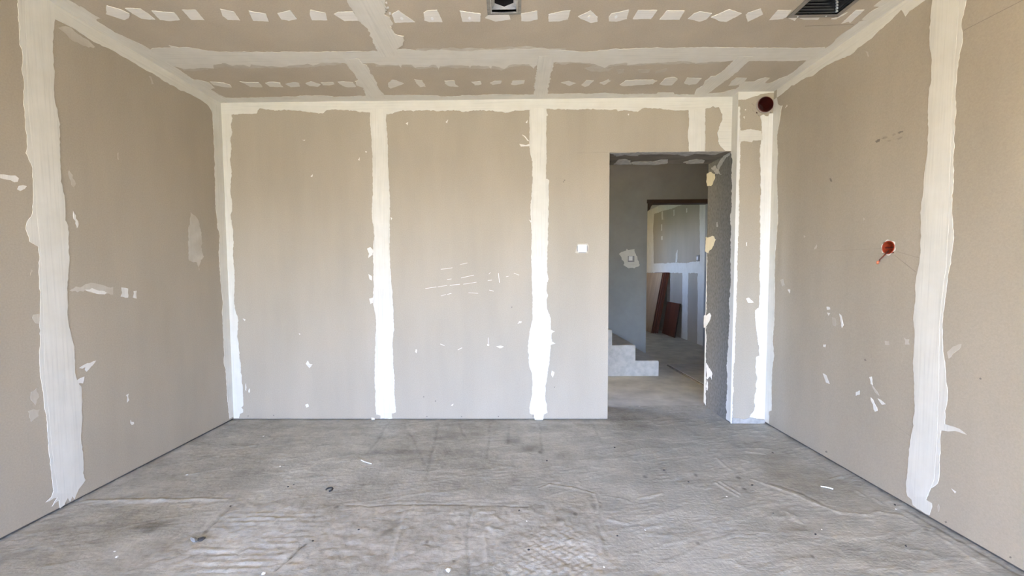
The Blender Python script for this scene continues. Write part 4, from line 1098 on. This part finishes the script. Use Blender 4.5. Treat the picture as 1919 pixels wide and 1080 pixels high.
# ribbed rectangular vent box near the right wall
vent = empty('ceiling_vent', ((VI[0] + VI[1]) / 2, (VI[2] + VI[3]) / 2, H)); tag(vent, 'rectangular ceiling vent with dark ribbed metal box near the right wall', 'vent')
local(frame('flange', *VX, *VI, H - 0.005, H, mat_plain('dull grey flange', (0.30, 0.285, 0.26), 0.55, 0.5)), vent)
ribs = 14
dz = 0.20 / ribs
for side in range(4):
    bm = bmesh.new()
    prof = [(-0.004, 0.0)]
    for r in range(ribs):
        prof += [(0.002 + r * dz, 0.0), (0.002 + (r + 0.35) * dz, 0.004), (0.002 + (r + 0.65) * dz, 0.004)]
    prof.append((0.20, 0.0))
    row = []
    for z, o_ in prof:
        if side == 0: a_, b_ = (VI[0], VI[3] - o_), (VI[1], VI[3] - o_)
        elif side == 1: a_, b_ = (VI[1], VI[2] + o_), (VI[0], VI[2] + o_)
        elif side == 2: a_, b_ = (VI[0] + o_, VI[2]), (VI[0] + o_, VI[3])
        else: a_, b_ = (VI[1] - o_, VI[3]), (VI[1] - o_, VI[2])
        row.append((bm.verts.new((*a_, H + z)), bm.verts.new((*b_, H + z))))
    for (a0, b0), (a1, b1) in zip(row[:-1], row[1:]): bm.faces.new((a0, b0, b1, a1))
    local(bm_obj('ribbed_side', bm, M_darksteel), vent)
local(boxes('top_plate', [((VI[0], VI[2], H + 0.198), (VI[1], VI[3], H + 0.203))], M_black), vent)
bm = bmesh.new()
for r in range(ribs):
    bm_box(bm, (VI[1] - 0.010, VI[3] - 0.010, H + 0.003 + r * dz), (VI[1] - 0.002, VI[3] - 0.002, H + 0.003 + (r + 0.6) * dz))
local(bm_obj('corner_seam', bm, mat_plain('pale seam glints', (0.8, 0.82, 0.84), 0.25, 0.3)), vent)  # pale dashes put the seam's highlights into its colour
for x in (3.648, 3.79):
    bm = bmesh.new(); bmesh.ops.create_uvsphere(bm, u_segments=10, v_segments=6, radius=0.004)
    bmesh.ops.transform(bm, matrix=Matrix.Translation((x, (VX[3] + VI[3]) / 2, H - 0.006)), verts=bm.verts[:])
    local(bm_obj('screw', bm, M_steel, smooth=True), vent)

# drain pipe stub high on the pillar
def tube(name, c, axis_dir, r0, r1, length, mat, parent=None, seg=32):
    """hollow tube of outer radius r1 and inner r0 from c along axis_dir"""
    d = Vector(axis_dir).normalized(); q = d.to_track_quat('Z', 'Y').to_matrix()
    vv, ff = [], []
    for (r, z) in ((r1, 0), (r1, length), (r0, length), (r0, 0)):
        for k in range(seg):
            t = 2 * math.pi * k / seg
            vv.append(Vector(c) + q @ Vector((r * math.cos(t), r * math.sin(t), z)))
    for a_ in range(4):
        for k in range(seg):
            k2 = (k + 1) % seg; b_ = (a_ + 1) % 4
            ff.append((a_ * seg + k, a_ * seg + k2, b_ * seg + k2, b_ * seg + k))
    return link_mesh(name, vv, ff, mat, parent)


PC = (PHX, 0, PHZ)
pipe = empty('drain_pipe', (PC[0], -0.078, PC[2])); tag(pipe, 'dark red drain pipe stub sticking out of the pillar top', 'pipe')
local(tube('pipe_wall', (PC[0], 0.010, PC[2]), (0, -1, 0), 0.0505, 0.0545, 0.110, M_pipe), pipe)
local(tube('rim', (PC[0], -0.079, PC[2]), (0, -1, 0), 0.0547, 0.0585, 0.014, M_pipe_rim), pipe)
vv = [(PC[0], 0.009, PC[2])] + [(PC[0] + 0.0508 * math.cos(2 * math.pi * k / 32), 0.009, PC[2] + 0.0508 * math.sin(2 * math.pi * k / 32)) for k in range(32)]
local(link_mesh('dark_cap', vv, [(0, 1 + k, 1 + (k + 1) % 32) for k in range(32)], mat_plain('shaded pipe red', (0.03, 0.004, 0.004), 0.5)), pipe)  # darker cap puts the shade deep in the pipe into colour
# torn board collar round the pipe hole
K = 36
ro = [0.080 + 0.010 * math.sin(3.1 * k * 0.5 + 1) for k in range(K)]
out = [(min(PC[0] + ro[k] * math.cos(2 * math.pi * k / K), W - 0.003), PC[2] + (ro[k] - 0.006) * math.sin(2 * math.pi * k / K)) for k in range(K)]
inn = [(PC[0] + 0.0546 * math.cos(2 * math.pi * k / K), PC[2] + 0.0546 * math.sin(2 * math.pi * k / K)) for k in range(K)]
vv = [(x, -0.0808, z) for x, z in inn] + [(x, -0.0808, z) for x, z in out] + [(x, -0.078, z) for x, z in out]
ff = [(a_ * K + k, a_ * K + (k + 1) % K, (a_ + 1) * K + (k + 1) % K, (a_ + 1) * K + k) for a_ in (0, 1) for k in range(K)]
link_mesh('bare_board_collar', vv, ff, M_board, wall_back)

# red junction box in the right wall with a bent wire
JC = (W, JY, JZ)
jb = empty('junction_box', (W, JY, JZ)); tag(jb, 'round orange-red junction box in the right wall with a wire hanging out', 'junction box')
R_ = JR
local(tube('box_ring', (W + 0.002, JY, JZ), (-1, 0, 0), R_ - 0.0035, R_ + 0.0005, 0.004, M_red), jb)
K = 28
vv, ff = [], []
for rr, xx in ((R_ - 0.0035, -0.0015), (R_ - 0.0045, 0.036), (0.0001, 0.037)):
    for k in range(K):
        t = 2 * math.pi * k / K
        vv.append((W + xx, JY + rr * math.cos(t), JZ + rr * math.sin(t)))
for r in range(2):
    for k in range(K): ff.append((r * K + k, r * K + (k + 1) % K, (r + 1) * K + (k + 1) % K, (r + 1) * K + k))
local(link_mesh('box_cup', vv, ff, mat_plain('red plastic cup', (0.30, 0.042, 0.014), 0.5)), jb)
local(boxes('centre_bar', [((W + 0.010, JY - 0.029, JZ - 0.003), (W + 0.016, JY + 0.029, JZ + 0.003))], M_pipe), jb)
ro = [R_ + 0.004 + 0.004 * math.sin(k * 1.3) for k in range(K)]
inn = [(JY + (R_ - 0.001) * math.cos(2 * math.pi * k / K), JZ + (R_ - 0.001) * math.sin(2 * math.pi * k / K)) for k in range(K)]
out = [(JY + ro[k] * math.cos(2 * math.pi * k / K), JZ + ro[k] * math.sin(2 * math.pi * k / K)) for k in range(K)]
vv = [(W - 0.0009, y, z) for y, z in inn] + [(W - 0.0009, y, z) for y, z in out] + [(W, y, z) for y, z in out]
ff = [(a_ * K + k, a_ * K + (k + 1) % K, (a_ + 1) * K + (k + 1) % K, (a_ + 1) * K + k) for a_ in (0, 1) for k in range(K)]
link_mesh('plaster_smear', vv, ff, M_chalk, wall_right)


def wire(name, pts, r, mat, parent=None, seg=8):
    cu = bpy.data.curves.new(name, 'CURVE'); cu.dimensions = '3D'; cu.bevel_depth = r; cu.bevel_resolution = 2; cu.use_fill_caps = True
    sp = cu.splines.new('POLY'); sp.points.add(len(pts) - 1)
    for p_, q_ in zip(sp.points, pts): p_.co = (*q_, 1)
    tmp = bpy.data.objects.new('tmp', cu); col.objects.link(tmp)
    dg = bpy.context.evaluated_depsgraph_get()
    me = bpy.data.meshes.new_from_object(tmp.evaluated_get(dg)); me.name = name
    bpy.data.objects.remove(tmp)
    me.materials.clear(); me.materials.append(mat)
    o = bpy.data.objects.new(name, me); col.objects.link(o)
    if parent is not None: o.parent = parent
    return o


w0 = (W + 0.010, JC[1] + 0.010, JC[2] - R_ * 0.45)
w1 = tuple(at(1658, 478, 0, W - 0.03)); w2 = tuple(at(1648.5, 487, 0, W - 0.045)); w3 = tuple(at(1648, 490, 0, W - 0.045)); w4 = tuple(at(1644.5, 491, 0, W - 0.048)); w5 = tuple(at(1645, 494.5, 0, W - 0.05))
local(wire('wire', [w0, w1, w2, w3], 0.0032, M_wire), jb)
local(wire('wire_end', [w3, w4, w5], 0.0050, M_copper), jb)

# white switch box on the back wall, with grey lugs
SC = at(1091, 466, 1, 0)
sb = bevel_box('wall_socket_box', (SC[0] - 0.034, -0.012, SC[2] - 0.029), (SC[0] + 0.034, 0.001, SC[2] + 0.029), M_white, None, 0.005)
tag(sb, 'small white square switch box on the back wall left of the doorway', 'switch box')
bevel_box('cover', (SC[0] - 0.024, -0.017, SC[2] - 0.020), (SC[0] + 0.024, -0.011, SC[2] + 0.020), M_white, sb, 0.003)
for s in (-1, 1):
    boxes('lug', [((SC[0] + s * 0.0375 - 0.0035, -0.008, SC[2] - 0.020), (SC[0] + s * 0.0375 + 0.0035, 0.0005, SC[2] + 0.020))], M_greyclip, sb)
boxes('bottom_lip', [((SC[0] - 0.026, -0.009, SC[2] - 0.034), (SC[0] + 0.026, 0.0, SC[2] - 0.0285))], M_greyclip, sb)
patch('plaster_smear', 'back', [(SC[0] - 0.052, SC[2] - 0.03), (SC[0] - 0.04, SC[2] - 0.036), (SC[0] + 0.045, SC[2] - 0.036), (SC[0] + 0.05, SC[2] + 0.02), (SC[0] + 0.04, SC[2] + 0.038), (SC[0] - 0.035, SC[2] + 0.036)], M_thin, wall_back, 0.0008, 'u')

# ------------------------------------------------------------------ bits lying on the floor
def chip_mesh(name, sx, sy, sz, seed, mat):
    r = random.Random(seed)
    bm = bmesh.new(); bmesh.ops.create_icosphere(bm, subdivisions=1, radius=1.0)
    for v in bm.verts:
        k = 1 + r.uniform(-0.28, 0.28)
        v.co = Vector((v.co.x * sx * k, v.co.y * sy * k, max(-0.2, v.co.z) * sz * k))
    zmin = min(v.co.z for v in bm.verts)
    for v in bm.verts: v.co.z -= zmin
    me = bpy.data.meshes.new(name); bm.to_mesh(me); bm.free(); me.materials.append(mat)
    return me


grit_me = [chip_mesh('grit', 0.006, 0.005, 0.004, k, M_grit) for k in range(3)]
chip_me = [chip_mesh('chip', 0.007, 0.005, 0.003, 10 + k, M_chalk) for k in range(3)]


def drop(name, me, u, v, label, cat, group=None, sc_=1.0, rz=None):
    p_ = at(u, v, 2, 0.0)
    o = bpy.data.objects.new(name, me); col.objects.link(o)
    o.location = (p_[0], p_[1], floor_z(p_[0], p_[1]) - 0.0006)
    o.rotation_euler = (0, 0, rng.uniform(0, 6.28) if rz is None else rz)
    o.scale = (sc_,) * 3
    return tag(o, label, cat, group)


for i, (u, v, s, lb) in enumerate((
        (1244, 882, 1.3, 'dark grit crumb on the smooth floor in front of the doorway'), (1409, 910, 1.3, 'dark grit crumb at the left tip of the brown screed pool'),
        (1290, 904, 1.0, 'dark grit crumb between the doorway and the brown screed pool'), (1157, 1005, 0.9, 'dark grit crumb just right of the hatched adhesive patch'),
        (1528, 1003, 0.9, 'dark grit crumb in front of the white plastic strip'), (1449, 963, 0.8, 'dark grit crumb in front of the raised rim of the screed pool'),
        (1152, 840, 1.2, 'dark grit crumb by the left side of the doorway'), (1448, 849, 1.2, 'dark grit crumb near the foot of the pillar'),
        (672, 995, 0.9, 'dark grit crumb midway between the adhesive ridges and the floor seam'), (991, 1032, 1.0, 'dark grit crumb at the left edge of the hatched adhesive'),
        (973, 958, 0.9, 'dark grit crumb at the right end of the long floor crack'), (1025, 864, 1.1, 'dark grit crumb on the floor below the right wall joint'),
        (540, 913, 1.0, 'dark grit crumb, left one of two beside the curled scrap'), (550, 909, 0.9, 'dark grit crumb, right one of two beside the curled scrap'),
        (586, 1016, 0.9, 'dark grit crumb right of the adhesive ridges'), (1677, 947, 1.0, 'dark grit crumb close to the foot of the right wall joint'),
        (1698, 1026, 0.9, 'dark grit crumb in the front right corner of the floor'), (432, 949, 0.9, 'dark grit crumb behind the dark pebble on the left'))):
    drop('grit_crumb', grit_me[i % 3], u, v, lb, 'grit', 'dark grit crumbs on the floor', s)
for i, (u, v, s, lb) in enumerate((
        (1362, 931, 1.0, 'white plaster crumb left of the raised rim of the screed pool'), (350, 891, 1.2, 'white plaster crumb near the left wall, behind the ledge line'),
        (215, 1034, 0.9, 'smaller of two white plaster crumbs in the front left corner'), (219, 1044, 1.2, 'larger of two white plaster crumbs in the front left corner'),
        (525, 875, 1.0, 'white plaster crumb on the left floor behind the curled scrap'), (1132, 1063, 0.9, 'white plaster crumb on the right edge of the hatched adhesive'),
        (1540, 994, 0.7, 'white plaster crumb in front of the brown screed pool'), (1679, 955, 0.9, 'white plaster crumb close to the foot of the right wall joint'),
        (494, 818, 1.1, 'white plaster crumb near the back wall in the left corner'), (1209, 994, 0.8, 'white plaster crumb on the smooth pale floor right of centre'),
        (987, 978, 0.8, 'white plaster crumb above the hatched adhesive patch'))):
    drop('plaster_crumb', chip_me[i % 3], u, v, lb, 'plaster', 'white plaster crumbs on the floor', s)
drop('plaster_lump', chip_mesh('plaster_lump', 0.011, 0.011, 0.006, 77, M_white), 840, 1071, 'small round white plaster lump at the front of the floor', 'plaster')
drop('plaster_lump', chip_mesh('plaster_lump', 0.009, 0.007, 0.005, 78, M_white), 494, 1077, 'small white plaster lump beside the dark crack at the front', 'plaster')
# thin white stick on the right
a_, b_ = at(1538, 913, 2, 0), at(1561, 918, 2, 0)
mid = (a_ + b_) / 2
st = wire('plastic_strip', [(*(a_ + (b_ - a_) * t)[:2], 0.004 + floor_z(*(a_ + (b_ - a_) * t)[:2]) + 0.002 * math.sin(t * 3.1)) for t in np.linspace(0, 1, 6)], 0.0034, M_white)
tag(st, 'thin white plastic strip on the floor near the right wall', 'strip')
# bent white scrap, V shaped
a_, b_, c_ = at(677, 864, 2, 0), at(683, 867, 2, 0), at(696, 871, 2, 0)
st = wire('paper_scrap', [(a_[0], a_[1], 0.005 + floor_z(a_[0], a_[1])), (b_[0], b_[1], 0.004 + floor_z(b_[0], b_[1])), (c_[0], c_[1], 0.004 + floor_z(c_[0], c_[1]))], 0.003, M_white)
tag(st, 'small bent white scrap on the pale patch of floor', 'scrap')
# a curled dark scrap and a grey stone on the left
c_ = at(617, 919, 2, 0)
st = wire('curled_scrap', [(c_[0] + 0.016 * math.cos(t), c_[1] + 0.018 * math.sin(t), floor_z(c_[0], c_[1]) + 0.004) for t in np.linspace(-1.2, 3.3, 12)], 0.0042, M_grit)
tag(st, 'curled dark scrap lying on the left half of the floor', 'scrap')
drop('pebble', chip_mesh('pebble', 0.017, 0.014, 0.012, 90, M_grit), 379, 1012, 'dark pebble lodged beside the adhesive ridges', 'pebble')
drop('pebble', chip_mesh('pebble', 0.030, 0.010, 0.008, 91, M_pebble), 364, 1014, 'flat grey stone splinter beside the dark pebble', 'pebble')
